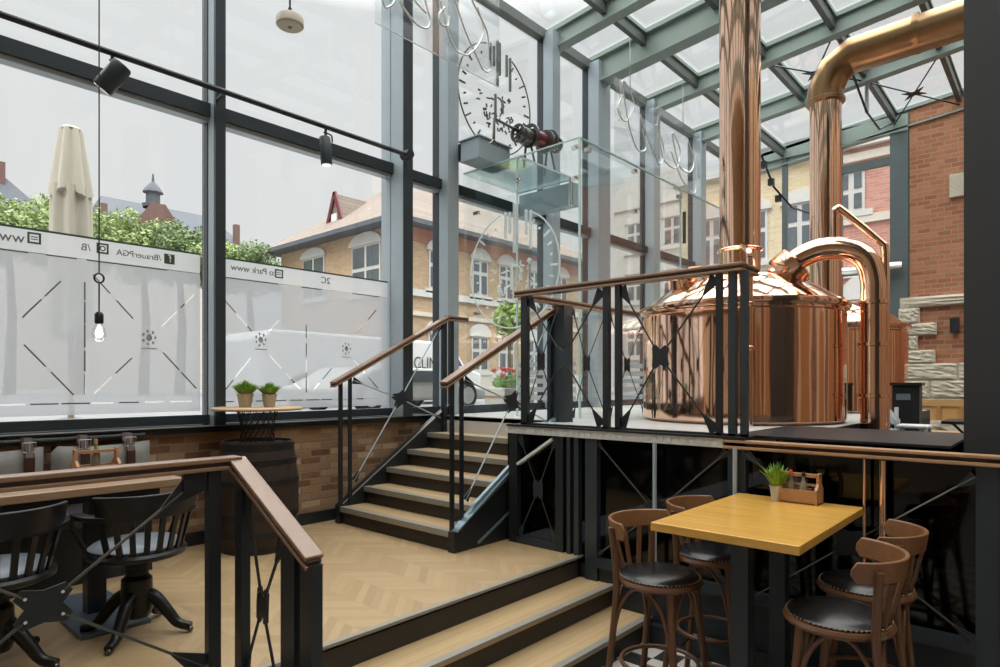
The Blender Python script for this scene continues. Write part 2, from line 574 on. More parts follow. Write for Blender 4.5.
M['bulb'] = plain('lit_bulb', (0.95, 0.93, 0.88), 0.2, emit=(1.0, 0.93, 0.82, 1.6))
M['script'] = plain('white_script_tube', (0.80, 0.80, 0.79), 0.35, 0.2)
M['maroon'] = plain('maroon_enamel', (0.16, 0.03, 0.035), 0.35, 0.2)
M['gun'] = plain('gunmetal', (0.12, 0.12, 0.11), 0.35, 0.8, 0.3, 12)
M['duct'] = plain('blue_grey_metal', (0.36, 0.45, 0.50), 0.45, 0.2, 0.1, 4)
M['tile'] = plain('pale_floor_tile', (0.52, 0.50, 0.47), 0.4, 0, 0.1, 3)
M['dtile'] = plain('dark_floor', (0.07, 0.065, 0.06), 0.5, 0, 0.15, 3)
M['benchw'] = wood('bench_oak', (0.42, 0.25, 0.09), (0.60, 0.39, 0.17), 1, 0.45, 5)
M['backwall'] = brick('rear_brick', [(0.16, 0.08, 0.05), (0.24, 0.13, 0.08), (0.32, 0.18, 0.11)], (0.2, 0.15, 0.11), 1, vary=0.4)
M['backwallx'] = brick('rear_brick_x', [(0.16, 0.08, 0.05), (0.24, 0.13, 0.08), (0.32, 0.18, 0.11)], (0.2, 0.15, 0.11), 0, vary=0.4)
M['plaster'] = plain('warm_plaster', (0.60, 0.50, 0.38), 0.9)
M['ketchup'] = plain('red_bottle', (0.25, 0.04, 0.03), 0.3)
M['oil'] = plain('pale_bottle_glass', (0.20, 0.185, 0.13), 0.15)

# ------------------------------------------------------------------ constants (metres)
Z1, Z2 = 0.456, 1.38          # middle platform, upper floor
YW = 5.15                     # glass line of the window wall
XB = 3.86                     # face of the black panel wall
R = 0.152
def roof_z(y):
    return 6.40 + 0.09 * (5.15 - y)

# ------------------------------------------------------------------ floors, steps
st(B(-3.6, 3.9, -3.6, 2.675, -0.1, 0).build('floor', M['checker']), 'black and white checkered tile floor of the lower level', 'floor')
st(B(-3.6, XB, 2.675, 5.1, -0.1, Z1).build('platform_floor', M['floor']), 'light oak parquet floor of the raised middle platform', 'floor')
B(-3.6, XB, 2.66, 2.674, 0, Z1 - 0.03).build('platform_riser', M['riser'], kind='structure')
B(-3.6, XB, 2.645, 2.68, Z1 - 0.012, Z1 + 0.004).build('platform_nosing', M['nosing'], kind='structure')
steps = struct('entrance_steps', 'two broad oak steps with dark risers below the platform', 'steps')
for k, y0 in ((2, 2.39), (1, 2.10)):
    B(1.24, XB, y0, 2.66, 0, R * k - 0.03).build('riser', M['riser'], steps)
    B(1.24, XB, y0 - 0.02, 2.66, R * k - 0.03, R * k).build('tread', M['treadx'], steps)
    B(1.24, XB, y0 - 0.026, y0 + 0.02, R * k - 0.014, R * k + 0.004).build('nosing', M['nosing'], steps)
B(1.20, 1.24, 2.08, 2.66, 0, R * 2).build('step_cheek', M['riser'], steps)

stairs = struct('stairs', 'flight of five oak treads with black risers to the upper floor', 'stairs')
for k in range(1, 7):
    x = 3.28 + 0.26 * (k - 1)
    z = Z1 + R * k
    if k < 6:
        B(x - 0.02, x + 0.27, 3.45, 4.87, z - 0.045, z).build('tread', M['tread'], stairs)
        B(x - 0.028, x + 0.03, 3.45, 4.87, z - 0.04, z + 0.004).build('nosing', M['nosing'], stairs)
    B(x, x + 0.26, 3.45, 4.87, Z1, z - 0.045).build('riser', M['riser'], stairs)
B(4.55, 4.62, 3.45, 4.87, Z2 - 0.04, Z2 + 0.004).build('nosing', M['nosing'], stairs)
# stringers
for y0, y1, mt in ((3.385, 3.45, 'steel'), (4.87, 4.94, 'steel')):
    MB().prism([(3.25, y0, Z1), (3.25, y0, Z1 + 0.155), (4.6, y0, Z2 + 0.10), (4.6, y0, Z1)], (0, y1 - y0, 0)).build('stringer', M[mt], stairs)
MB().prism([(3.36, 3.40, 0.68), (3.34, 3.40, 0.655), (4.58, 3.40, 1.36 + 0.02), (4.58, 3.40, 1.36 + 0.13), (3.46, 3.40, 0.80)], (0, -0.03, 0)).build('stringer_flange', M['stringer'], stairs)
MB().bar((3.25, 3.382, Z1 + 0.165), (4.6, 3.382, Z2 + 0.11), 0.07, 0.012).build('cap_and_highlight_bar', M['stringer'], stairs)
MB().bar((3.27, 4.872, Z1 + 0.170), (4.6, 4.872, Z2 + 0.115), 0.010, 0.010).build('cap_and_highlight_bar', M['nosing'], stairs)  # thin pale bar paints in the highlight along the dark cap
MB().bar((3.25, 4.905, Z1 + 0.158), (4.6, 4.905, Z2 + 0.103), 0.07, 0.010).build('cap_and_highlight_bar', M['steel'], stairs)
MB().bar((3.5, 3.378, 0.49), (4.2, 3.378, 0.84), 0.01, 0.018).build('stringer_strip', M['stringer'], stairs)

st(B(4.55, 13.4, 3.45, 5.1, 0.4, Z2).build('landing_floor', M['tile']), 'pale tiled floor of the upper landing at the glass vestibule', 'floor')
MB().box(4.65, 9.7, 1.31, 1.33, 0.45, Z2 + 0.002).box(9.7, 9.72, 1.31, 3.45, 0.45, Z2 + 0.002).build('platform_fascia', M['steel'], kind='structure')
st(B(4.02, 9.7, 1.33, 3.45, Z2 - 0.12, Z2).build('brewhouse_floor', M['tile']), 'pale tiled platform the copper kettles stand on', 'floor')
st(MB().box(3.98, 13.4, -3.6, 1.33, 0.35, 0.45).box(9.7, 13.4, 1.33, 3.45, 0.35, 0.45).build('hall_floor', M['dtile']), 'dark floor of the hall behind the counter', 'floor')
st(B(3.98, 9.7, 1.33, 3.45, 0.1, 0.2).build('service_floor', M['dtile']), 'dark service floor under the kettle platform', 'floor')

# ------------------------------------------------------------------ window wall
wl = struct('wall_left', 'low wall of old mixed brown bricks under the windows', 'wall')
B(-3.6, 4.56, 5.1, 5.3, Z1, 1.34).build('brickwork', M['oldbrick'], wl)
B(4.56, 13.5, 5.1, 5.3, 0.4, 1.40).build('plinth', M['dframe'], wl)
st(B(-3.6, 4.5, 5.06, 5.1, Z1, Z1 + 0.10).build('baseboard_left', M['steel']), 'black baseboard under the brick wall', 'baseboard')
sill = struct('trim_1', 'black steel window sill with a highlight painted along its upper edge over the brick wall', 'window sill')
B(-3.6, 4.55, 5.05, 5.3, 1.335, 1.375).build('sill_underside', M['steel'], sill)
B(-3.6, 4.55, 5.03, 5.3, 1.375, 1.390).build('sill_top', M['dframe'], sill)
B(-3.6, 4.55, 5.024, 5.036, 1.384, 1.393).build('sill_highlight', M['ledge'], sill)  # pale strip paints in the thin highlight along the sill
B(-3.6, 13.5, 5.12, 5.22, 1.40, 1.47).build('trim_2', M['dframe'], kind='structure')
st(COL.objects['trim_2'], 'dark bottom frame rail of the window wall', 'frame')
tr = struct('trim_3', 'dark horizontal transom across the window wall', 'transom')
B(-3.6, 13.5, 5.10, 5.22, 3.86, 3.965).build('upper_profile', M['dframe'], tr)
B(-3.6, 13.5, 5.13, 5.22, 3.825, 3.86).build('lower_profile', M['frame'], tr)
B(-3.6, 13.5, 5.12, 5.24, 6.28, 6.40).build('eaves_beam', M['roofd'], kind='structure')
st(COL.objects['eaves_beam'], 'eaves beam where the glass roof meets the window wall', 'beam')

def mullion(x0, x1, y0, name='mullion', label=None, fl='frame', gm='dframe', yb=5.24):
    o = struct(name, label, 'mullion')
    B(x0, x1, y0, yb, 1.39, 6.35).build('fin', M['frame'], o)
    B(x0 - 0.006, x1 + 0.006, y0 - (0.035 if name == 'mullion' else 0.015), y0, 1.39, 6.35).build('front_flange', M[fl], o)  # where dark, it paints in the unlit room-side face beside the lit fin
    B(x0 - 0.006, x1 + 0.012, 5.15, yb + 0.005, 1.39, 6.36).build('glazing_bar', M[gm], o)
    return o
mullion(-1.33, -1.25, 5.03)
mullion(0.41, 0.49, 5.03)
mullion(2.20, 2.268, 5.03, label='slim slate mullion between the two frosted windows', fl='dframe')
mullion(4.045, 4.15, 4.945, 'window_column', 'wide slate column left of the stair window', 'dframe', 'frame', 5.29)
mullion(4.71, 4.86, 5.03, label='slate mullion left of the round window emblem')
mullion(6.57, 6.72, 5.02, label='slate mullion right of the round window emblem')
mullion(7.62, 7.92, 4.98, 'window_column', 'broad slate column under the heavy roof beam')
mullion(9.28, 9.48, 5.02, label='slate mullion behind the far glass door')
mullion(11.05, 11.25, 5.02, label='slate mullion left of the tall copper flue')
mullion(13.30, 13.45, 5.02, 'corner_post', 'slate corner post of the window wall')

bays = [(-1.29, 0.45), (0.45, 2.21), (2.21, 4.09), (4.09, 4.81), (4.81, 6.64), (6.64, 7.77), (7.77, 9.38), (9.38, 11.15), (11.15, 13.37)]
wins = []
for i, (a, b) in enumerate(bays):
    w = struct('window_%d' % (i + 1), ['window bay beyond the left picture edge', 'left frosted window with website lettering', 'frosted window beside the slate column', 'narrow clear window above the stair foot',
               'upper window with the round emblem', 'clear window right of the emblem', 'window bay behind the machine', 'window bay behind the far hanging script', 'last window bay by the copper flue'][i], 'window')
    B(a + 0.03, b - 0.03, 5.185, 5.195, 1.46, 3.83).build('lower_pane', M['glass'], w)
    B(a + 0.03, b - 0.03, 5.185, 5.195, 3.96, 6.30).build('upper_pane', M['glass'], w)
    wins.append(w)

# frosted film with cut-out pattern
def film(parent, x0, x1, z0, z1, lines, name, mat, wline=0.012):
    outer = [(x0, z0), (x1, z0), (x1, z1), (x0, z1)]
    vs = [V(p) for p in outer]
    fs = [[0, 1, 2, 3]]
    quads = []
    dark = []
    for (ax, az, bx, bz, w) in lines:
        a, b = V((ax, az)), V((bx, bz))
        d = (b - a).normalized()
        n = V((-d.y, d.x)) * w / 2
        L = (b - a).length
        k = max(1, int(L / 0.16))
        for j in range(k):
            p = a + d * (L * j / k)
            q = a + d * (L * (j + random.uniform(0.72, 0.97)) / k)
            quads.append((p + n, p - n, q - n, q + n))
            if random.random() < 0.55:
                dark.append((p + n, p - n, q - n, q + n))
    for qd in quads:
        i0 = len(vs)
        for p in qd:
            vs.append(V((min(max(p.x, x0 + 0.001), x1 - 0.001), min(max(p.y, z0 + 0.001), z1 - 0.001))))
        fs.append([i0, i0 + 1, i0 + 2, i0 + 3])
    ov, oe, of, a1, a2, of_orig = delaunay_2d_cdt(vs, [], fs, 1, 1e-6)
    mb = MB()
    bv = [mb.bm.verts.new((p.x, 5.18, p.y)) for p in ov]
    for f, orig in zip(of, of_orig):
        if any(o > 0 for o in orig):
            continue
        try:
            mb.bm.faces.new([bv[i] for i in f])
        except ValueError:
            pass
    o = mb.build(name, mat, parent)
    if dark:
        mb = MB()
        for qd in dark:
            mb.face([(min(max(p.x, x0 + 0.002), x1 - 0.002), 5.179, min(max(p.y, z0 + 0.002), z1 - 0.002)) for p in qd])
        mb.build('cut_lines', M['ink'], parent)
    return o
w = 0.010
def lattice(xs, xm, zt, zb, zmid, x0, x1):
    """diamond between emblem columns"""
    return []
l1 = [(1.0, 1.98, 1.30, 1.62, w), (0.99, 2.16, 1.24, 2.47, w), (1.40, 2.50, 1.70, 2.16, w), (1.40, 1.64, 1.69, 1.95, w), (1.35, 1.64, 1.35, 2.48, w), (1.86, 2.16, 2.14, 2.47, w), (1.87, 1.96, 2.14, 1.66, w),
      (0.55, 2.50, 0.88, 2.16, w), (0.55, 1.64, 0.88, 1.95, w), (0.5, 1.58, 2.1, 1.58, 0.01)]
l2 = [(2.30, 2.46, 2.60, 2.15, w), (2.30, 1.60, 2.58, 1.95, w), (2.74, 2.18, 2.85, 2.30, w), (2.74, 1.97, 3.06, 1.65, w), (3.10, 1.64, 3.10, 2.30, w), (3.14, 1.62, 3.40, 1.90, w), (3.66, 2.22, 3.92, 2.50, w), (3.62, 1.95, 3.92, 1.66, w), (2.3, 1.57, 3.9, 1.57, 0.01)]
emb = []
l0 = []
for wdw, a, b, ln in ((wins[1], 0.50, 2.15, l1), (wins[2], 2.27, 4.03, l2), (wins[0], -1.24, 0.40, [(-1.0, 1.65, -0.5, 2.1, w), (-0.4, 2.1, 0.2, 1.65, w)])):
    film(wdw, a, b, 1.50, 2.60, ln, 'frosted_film', M['film'])
    film(wdw, a, b, 2.605, 2.765, [], 'header_film', M['filmtop'])
    B(a, b, 5.176, 5.179, 2.752, 2.766).build('film_edge', M['inkg'], wdw)
for wdw, segs in ((wins[1], ((0.52, 1.02), (1.12, 1.30), (1.36, 1.90))), (wins[2], ((2.28, 2.82), (3.05, 3.25), (3.60, 3.92)))):
    for a, b in segs:
        B(a, b, 5.174, 5.178, 2.594, 2.603).build('header_line', M['ink'], wdw)
PY = 5.172
# lettering of the header band, mirrored because it is printed for the street side
text('lettering', 'www', M['ink'], (0.90, PY, 2.685), 0.095, PI, wins[1])
text('lettering', '/B', M['ink'], (1.355, PY, 2.685), 0.07, PI, wins[1])
text('lettering', '/BrauerPGA', M['ink'], (1.70, PY, 2.682), 0.062, PI, wins[1])
text('lettering', 'to Park www', M['ink'], (2.60, PY, 2.69), 0.075, PI, wins[2])
text('lettering', '2C', M['ink'], (3.30, PY, 2.685), 0.085, PI, wins[2])
def icon(x, z, parent, kind):
    m = MB()
    s = 0.038
    t = 0.012
    if kind == 'f':
        m.prism([(x - s, PY, z - s), (x + s, PY, z - s), (x + s, PY, z + s), (x - s, PY, z + s)], (0, 0.003, 0))
        o = m.build('icon', M['inkg'], parent)
        text('icon_letter', 'f', M['white'], (x + 0.004, PY - 0.003, z), 0.085, PI, parent)
        return o
    m.box(x - s, x + s, PY, PY + 0.003, z - s, z - s + t)
    m.box(x - s, x + s, PY, PY + 0.003, z + s - t, z + s)
    m.box(x - s, x - s + t, PY, PY + 0.003, z - s + t, z + s - t)
    m.box(x + s - t, x + s, PY, PY + 0.003, z - s + t, z + s - t)
    if kind == 'cam':
        m.tube([(x + 0.016 * math.cos(k * PI / 8), PY + 0.001, z + 0.016 * math.sin(k * PI / 8)) for k in range(16)], 0.004, 4, True)
        m.box(x - 0.024, x - 0.017, PY, PY + 0.003, z + 0.016, z + 0.023)
    else:
        m.box(x - 0.02, x + 0.02, PY, PY + 0.003, z + 0.005, z + 0.011)
        m.box(x - 0.02, x + 0.02, PY, PY + 0.003, z - 0.011, z - 0.005)
    return m.build('icon', M['inkg'], parent)
icon(1.055, 2.70, wins[1], 'page')
icon(1.46, 2.695, wins[1], 'cam')
icon(1.915, 2.685, wins[1], 'f')
icon(2.83, 2.69, wins[2], 'page')
# small hop emblem at the pattern crossings
def hop(x, z, parent, s=0.055, y=5.174):
    m = MB()
    for k in range(7):
        a = 2 * PI * k / 7
        m.ball((x + s * 0.8 * math.cos(a), y, z + s * 0.9 * math.sin(a)), s * 0.16, 0.002, s * 0.24, 8, 4)
    m.ball((x, y, z), s * 0.4, 0.002, s * 0.5, 10, 5)
    m.box(x - s * 1.0, x + s * 1.0, y - 0.001, y + 0.001, z - s * 1.6, z - s * 1.45)
    m.build('hop_emblem', M['inkl'], parent)
hop(1.77, 2.07, wins[1])
hop(2.66, 2.10, wins[2])
hop(3.53, 2.06, wins[2])

# round brewery emblem, on the upper window and on the vestibule door (seen from behind)
def emblem(parent, f, r, dark, light, name='round_emblem'):
    """f(u, v, d) gives a point of the plane; u to the viewer's right"""
    m = MB()
    n = 72
    ring = []
    for k in range(n + 1):
        a = math.radians(105 + k * 318 / n)
        ring.append(f(r * math.cos(a), r * math.sin(a), 0))
    m.tube(ring, r * 0.014, 6)
    for k in range(26):
        a = math.radians(118 + k * 300 / 25)
        p, q = [f(r * kk * math.cos(a), r * kk * math.sin(a), 0) for kk in (0.82, 0.86 + 0.05 * ((k * 7) % 3))]
        m.tube([p, q], r * 0.018, 6)
    rnd = random.Random(3)
    for k in range(46):
        uu, vv = rnd.uniform(-0.5, 0.5), rnd.uniform(-0.55, 0.12)
        s = rnd.uniform(0.02, 0.05)
        a = rnd.uniform(0, PI)
        m.tube([f((uu - s * math.cos(a)) * r, (vv - s * math.sin(a)) * r, 0), f((uu + s * math.cos(a)) * r, (vv + s * math.sin(a)) * r, 0)], r * 0.016, 5)
    m.build(name, dark, parent)
    m = MB()
    for i, (u0, v0, v1) in enumerate(((-0.16, 0.55, 1.0), (-0.06, 0.62, 0.98), (0.04, 0.28, 1.12), (0.10, 0.5, 1.10), (0.30, 0.55, 0.95), (0.40, 0.30, 0.93), (-0.02, -0.35, 0.1), (0.18, -0.2, 0.0))):
        m.tube([f(u0 * r, v0 * r, 0), f(u0 * r, v1 * r, 0)], r * 0.028, 6)
    m.build('emblem_glass_stripes', light, parent)
emblem(wins[4], lambda u, v, d: (5.68 + u, 5.178, 5.18 + v), 0.65, M['inkd'], M['ink'])

# ------------------------------------------------------------------ glass roof
raf = [(1.4, 0.16, 0.22), (3.2, 0.16, 0.22), (5.0, 0.16, 0.22), (6.76, 0.16, 0.22), (7.77, 0.22, 0.34), (9.38, 0.16, 0.22), (11.15, 0.16, 0.22), (13.45, 0.18, 0.30)]
for i, (x, w_, h_) in enumerate(raf):
    lab = {3: 'roof rafter at the emblem window', 4: 'heaviest grey green roof rafter above the machine', 5: 'roof rafter above the hanging script', 6: 'roof rafter nearest the flue at the eaves', 7: 'last roof rafter along the far gable wall'}.get(i, 'roof rafter above the camera side of the hall')
    o = struct('roof_rafter', lab, 'rafter')
    y0, y1 = 5.2, -3.6
    MB().bar((x, y0, roof_z(y0) - h_ / 2), (x, y1, roof_z(y1) - h_ / 2), w_ * 0.45, h_).build('web', M['roof'], o)
    MB().bar((x, y0, roof_z(y0) - h_), (x, y1, roof_z(y1) - h_), w_, 0.03).build('lower_flange', M['roof'], o)
    MB().bar((x, y0, roof_z(y0) + 0.02), (x, y1, roof_z(y1) + 0.02), w_, 0.06).build('glazing_bar', M['roof'], o)
for i, y in enumerate((4.30, 3.28, 2.36, 1.39, 0.42, -0.55, -1.52, -2.5)):
    o = struct('roof_purlin', ['first purlin up from the eaves', 'second purlin up from the eaves', 'third purlin up from the eaves', 'fourth purlin up from the eaves'][i] if i < 4 else 'roof purlin above the counter side', 'purlin')
    B(0, 13.45, y - 0.035, y + 0.035, roof_z(y) - 0.14, roof_z(y) + 0.03).build('web', M['roofd'], o)
    B(0, 13.45, y - 0.06, y + 0.06, roof_z(y) + 0.0, roof_z(y) + 0.045).build('glazing_bar', M['roof'], o)
rp = struct('roof_glazing', 'clear panes of the sloping glass roof', 'roof glazing')
MB().prism([(-0.02, 5.25, roof_z(5.25) + 0.05), (13.5, 5.25, roof_z(5.25) + 0.05), (13.5, -3.6, roof_z(-3.6) + 0.05), (-0.02, -3.6, roof_z(-3.6) + 0.05)], (0, 0, 0.012)).build('pane', M['glass'], rp)
st(MB().prism([(-3.6, 5.25, 6.45), (0.0, 5.25, 6.45), (0.0, -3.6, 7.24), (-3.6, -3.6, 7.24)], (0, 0, 0.15)).build('ceiling', M['plaster']), 'solid ceiling behind the camera', 'ceiling')
# tension rods with star nodes
def star(m, c, u, v, s):
    c, u, v = V(c), V(u).normalized(), V(v).normalized()
    pts = []
    for k in range(8):
        a = PI / 4 * k
        rr = s if k % 2 else s * 0.32
        pts.append(c + u * rr * math.cos(a) + v * rr * math.sin(a))
    nn = u.cross(v) * 0.012
    m.prism([p - nn / 2 for p in pts], nn)
for (xa, xb, ya, yb, lab) in ((9.38, 11.15, 2.36, 3.28, 'thin crossed bracing rods with a star plate under the roof beside the flue'), (11.15, 13.4, 1.39, 2.36, 'thin crossed bracing rods with a star plate above the brick pier')):
    t = thing('roof_bracing', lab, 'bracing', ((xa + xb) / 2, (ya + yb) / 2, roof_z((ya + yb) / 2) - 0.2))
    for p, q in (((xa, ya), (xb, yb)), ((xa, yb), (xb, ya))):
        MB().cyl((p[0], p[1], roof_z(p[1]) - 0.2), (q[0], q[1], roof_z(q[1]) - 0.2), 0.012, 6).build('rod', M['steel'], t)
    m = MB()
    star(m, t.location, (1, 0, 0), (0, -1, 0.09), 0.22)
    m.build('star_plate', M['steel'], t)
t = thing('roof_truss_rod', 'black tension rod and strut under the roof beam beside the bent copper duct', 'tie rod', (11.2, 2.36, 6.0))
MB().tube([(9.4, 2.36, 6.62), (11.3, 2.36, 6.02), (12.2, 2.36, 6.02), (13.4, 2.36, 6.5)], 0.018, 6).build('rod', M['steel'], t)
MB().cyl((11.3, 2.36, 6.02), (11.3, 2.36, 6.6), 0.03, 8).build('strut', M['frame'], t)

# ------------------------------------------------------------------ far gable wall
wf = struct('wall_far', 'red brick pier with rough sandstone quoins at the far gable', 'wall')
B(13.4, 13.9, -3.6, 2.12, 0.45, 6.7).build('brickwork', M['redbrick'], wf)
def stone(y0, y1, z0, z1, d=0.0):
    m = MB().box(13.34 - d, 13.5, y0 + 0.004, y1 - 0.004, z0 + 0.004, z1 - 0.004)
    bmesh.ops.subdivide_edges(m.bm, edges=m.bm.edges, cuts=8, use_grid_fill=True)
    for vv in m.bm.verts:
        e = min(vv.co.y - y0, y1 - vv.co.y, vv.co.z - z0, z1 - vv.co.z)
        if vv.co.x < 13.4 and e > 0.01:
            vv.co.x -= random.uniform(0.01, 0.04)
    m.build('sandstone_block', M['sand'], wf)
for a in ((-1.0, 2.26, 3.08, 3.27), (1.95, 2.28, 2.80, 3.08), (1.70, 2.24, 2.58, 2.80), (1.98, 2.24, 2.32, 2.58), (1.72, 2.24, 2.08, 2.32), (1.40, 2.24, 1.78, 2.08), (0.4, 1.40, 1.78, 2.08), (-1.0, 0.4, 1.78, 2.08),
          (1.80, 2.24, 1.46, 1.78), (1.1, 1.80, 1.46, 1.78), (0.2, 1.1, 1.46, 1.78), (-1.0, 0.2, 1.46, 1.78), (1.3, 2.24, 1.12, 1.46), (0.3, 1.3, 1.12, 1.46), (-1.0, 0.3, 1.12, 1.46), (-1.0, 0.9, 0.45, 1.12), (0.9, 2.24, 0.45, 1.12)):
    stone(*a)
B(13.34, 13.4, 1.32, 1.52, 4.95, 5.35).build('notice_plate', M['sand'], wf)
B(13.2, 13.4, 1.38, 1.5, 2.6, 2.85).build('wall_lamp', M['steel'], wf)
gf = struct('trim_4', 'slate frame of the far gable glazing', 'frame')
B(13.38, 13.5, 2.13, 2.42, 0.45, 6.6).build('post', M['gframe'], gf)
B(13.38, 13.5, 3.22, 3.36, 0.85, 6.5).build('post', M['gframe'], gf)
B(13.38, 13.46, 4.22, 4.32, 0.85, 6.45).build('post', M['gframe'], gf)
B(13.40, 13.48, 2.42, 3.3, 5.75, 5.90).build('transom', M['gframe'], gf)
B(13.40, 13.48, 2.42, 5.1, 3.78, 3.92).build('transom', M['gframe'], gf)
MB().cyl((13.25, 2.2, 3.85), (13.25, 3.4, 3.85), 0.07, 12).build('grab_tube', M['chrome'], gf)
B(13.36, 13.48, 2.13, 5.2, 6.30, 6.6).build('head', M['roof'], gf)
wn = struct('window_10', 'clear far gable glazing beside the brick pier', 'window')
B(13.425, 13.435, 2.42, 5.1, 0.9, 6.4).build('pane', M['glass'], wn)
# cable with clips running down to the gable post
t = thing('festoon_cable', 'dark cable with small clips between the flue and the gable post', 'cable', (13.0, 4.2, 5.0))
MB().tube([(12.0, 4.25, 6.0), (12.7, 4.25, 5.55), (13.3, 4.1, 5.25), (13.35, 3.4, 4.9)], 0.022, 6).build('cable', M['steel'], t)
for k in range(3):
    B(12.1 + k * 0.4, 12.2 + k * 0.4, 4.2, 4.3, 5.78 - k * 0.23, 5.9 - k * 0.23).build('clip', M['steel'], t)

# dark foreground pillar at the right
st(B(4.2, 4.75, -1.2, 0.415, 0.45, 7.0).build('wall_right_pillar', M['charcoal']), 'matte charcoal pillar behind the counter at the right', 'pillar')
# shell behind the camera
st(B(-3.7, -3.6, -3.6, 5.3, 0, 7.3).build('wall_back', M['plaster']), 'warm plaster wall behind the camera', 'wall')
st(B(-3.6, 13.5, -3.7, -3.6, 0, 7.3).build('wall_near', M['plaster']), 'warm plaster wall at the far right side of the hall', 'wall')

pil = struct('added_pilasters', 'unseen pilasters and door boards added on the far right wall for the kettle reflections', 'pilasters')  # unseen boxes added to give the reflections in the copper some structure
for k in range(7):
    x = -2.6 + 2.3 * k
    B(x, x + 0.45, -3.6, -3.5, 0, 6.9).build('pilaster', M['backwallx'], pil)
    if k % 2 == 0:
        B(x + 0.9, x + 1.9, -3.6, -3.54, 0, 2.9).build('added_door_leaf', M['boxwood'], pil)
    else:
        B(x + 0.8, x + 2.0, -3.6, -3.54, 1.0, 3.2).build('added_panel_board', M['boxwood'], pil)

# ------------------------------------------------------------------ black panel wall below the platform railing
pw = struct('wall_panel', 'black steel and glass panel wall below the kettle platform', 'wall')
def pbox(y0, y1, z0, z1, mat='steel', x0=XB - 0.05, x1=XB, name='post'):
    return B(x0, x1, y0, y1, z0, z1).build(name, M[mat], pw)
B(XB + 0.01, XB + 0.03, -3.6, 3.40, 0.0, 1.33).build('glass_panel', M['glassd'], pw)
pbox(3.25, 3.335, 0, 1.33, 'steel')
pbox(2.80, 2.87, 0.2, 1.33, 'steel')
for y0, y1 in ((2.735, 2.765), (2.66, 2.70)):
    pbox(y0, y1, 0, 1.33, 'dframe')
pbox(2.50, 2.60, 0, 1.33, 'dframe')
pbox(1.44, 1.55, 0, 1.36, 'dframe')
pbox(0.24, 0.33, 0, 1.33, 'dframe')
for y in (2.03, 1.495):
    MB().cyl((XB - 0.075, y, 0.4), (XB - 0.075, y, 1.33), 0.014, 8).build('pole', M['frame'], pw)
pbox(2.87, 3.25, Z1, Z1 + 0.05, 'dframe', name='bottom_rail')
pbox(1.55, 2.50, 0.40, 0.47, 'dframe', name='bottom_rail')
pbox(0.33, 1.44, 0.40, 0.47, 'dframe', name='bottom_rail')
pbox(-3.6, 0.24, 0.40, 0.47, 'dframe', name='bottom_rail')
pbox(-3.6, 2.66, 0.0, 0.12, 'steel', XB - 0.09, XB, name='skirt')
pbox(-3.6, 2.66, 0.12, 0.40, 'steel', XB - 0.03, XB, name='lower_panel')
B(XB - 0.06, XB, -1.2, 0.24, 0.47, 1.33).build('dark_panel', M['steel'], pw)
MB().bar((XB - 0.03, 3.25, 1.08), (XB - 0.03, 2.90, 1.30), 0.02, 0.05, (1, 0, 0)).build('brace', M['galv'], pw)

def rod_panel(parent, corners, c, s, rodr, matrod, matplate, gusset=0.09, bolts=False, thick=0.008, gmat=None):
    """X of rods from four corners to a concave plate at c (points in 3-D, one plane)"""
    corners = [V(p) for p in corners]
    c = V(c)
    nrm = (corners[1] - corners[0]).cross(corners[2] - corners[0]).normalized()
    order = corners
    dirs = [(p - c).normalized() for p in order]
    pts = []
    n = len(order)
    for k in range(n):
        d, d2 = dirs[k], dirs[(k + 1) % n]
        side = nrm.cross(d)
        if side.dot(d2) < 0:
            side = -side
        pts.append(c + d * s - side * s * 0.2)
        pts.append(c + d * s + side * s * 0.2)
        mid = (d + d2)
        if mid.length > 1e-3:
            pts.append(c + mid.normalized() * s * 0.6)
    MB().prism([p - nrm * thick / 2 for p in pts], nrm * thick).build('plate', matplate, parent)
    for k in range(n):
        MB().cyl(c + dirs[k] * s * 0.8, order[k], rodr, 6).build('rod', matrod, parent)
        if gusset:
            d = dirs[k]
            side = nrm.cross(d)
            e = order[k]
            g = [e - d * gusset - side * rodr * 1.2, e - d * gusset + side * rodr * 1.2, e + side * gusset * 0.33, e - side * gusset * 0.33]
            MB().prism([p - nrm * thick / 2 for p in g], nrm * thick).build('gusset', gmat or matplate, parent)
    if bolts:
        m = MB()
        for k in range(n):
            for sg in (1, -1):
                p = c + dirs[k] * s * 0.72 
                m.cyl(p + nrm * sg * thick * 0.4, p + nrm * sg * (thick * 0.5 + 0.006), 0.006, 8)
        m.build('bolts', M['chrome'], parent)
xx = XB - 0.03
rod_panel(pw, [(xx, 3.24, 1.30), (xx, 2.88, 1.30), (xx, 2.88, 0.52), (xx, 3.24, 0.52)], (xx, 3.05, 0.90), 0.075, 0.004, M['gun'], M['dframe'], 0.10)
rod_panel(pw, [(xx, 2.52, 1.31), (xx, 1.56, 1.30), (xx, 1.56, 0.48), (xx, 2.52, 0.48)], (xx, 2.05, 0.86), 0.10, 0.006, M['gun'], M['steel'], 0.09)
rod_panel(pw, [(xx - 0.04, 1.43, 1.30), (xx - 0.04, 0.33, 1.27), (xx - 0.04, 0.34, 0.48), (xx - 0.04, 1.43, 0.42)], (xx - 0.04, 0.87, 0.86), 0.10, 0.005, M['gun'], M['steel'], 0.09)
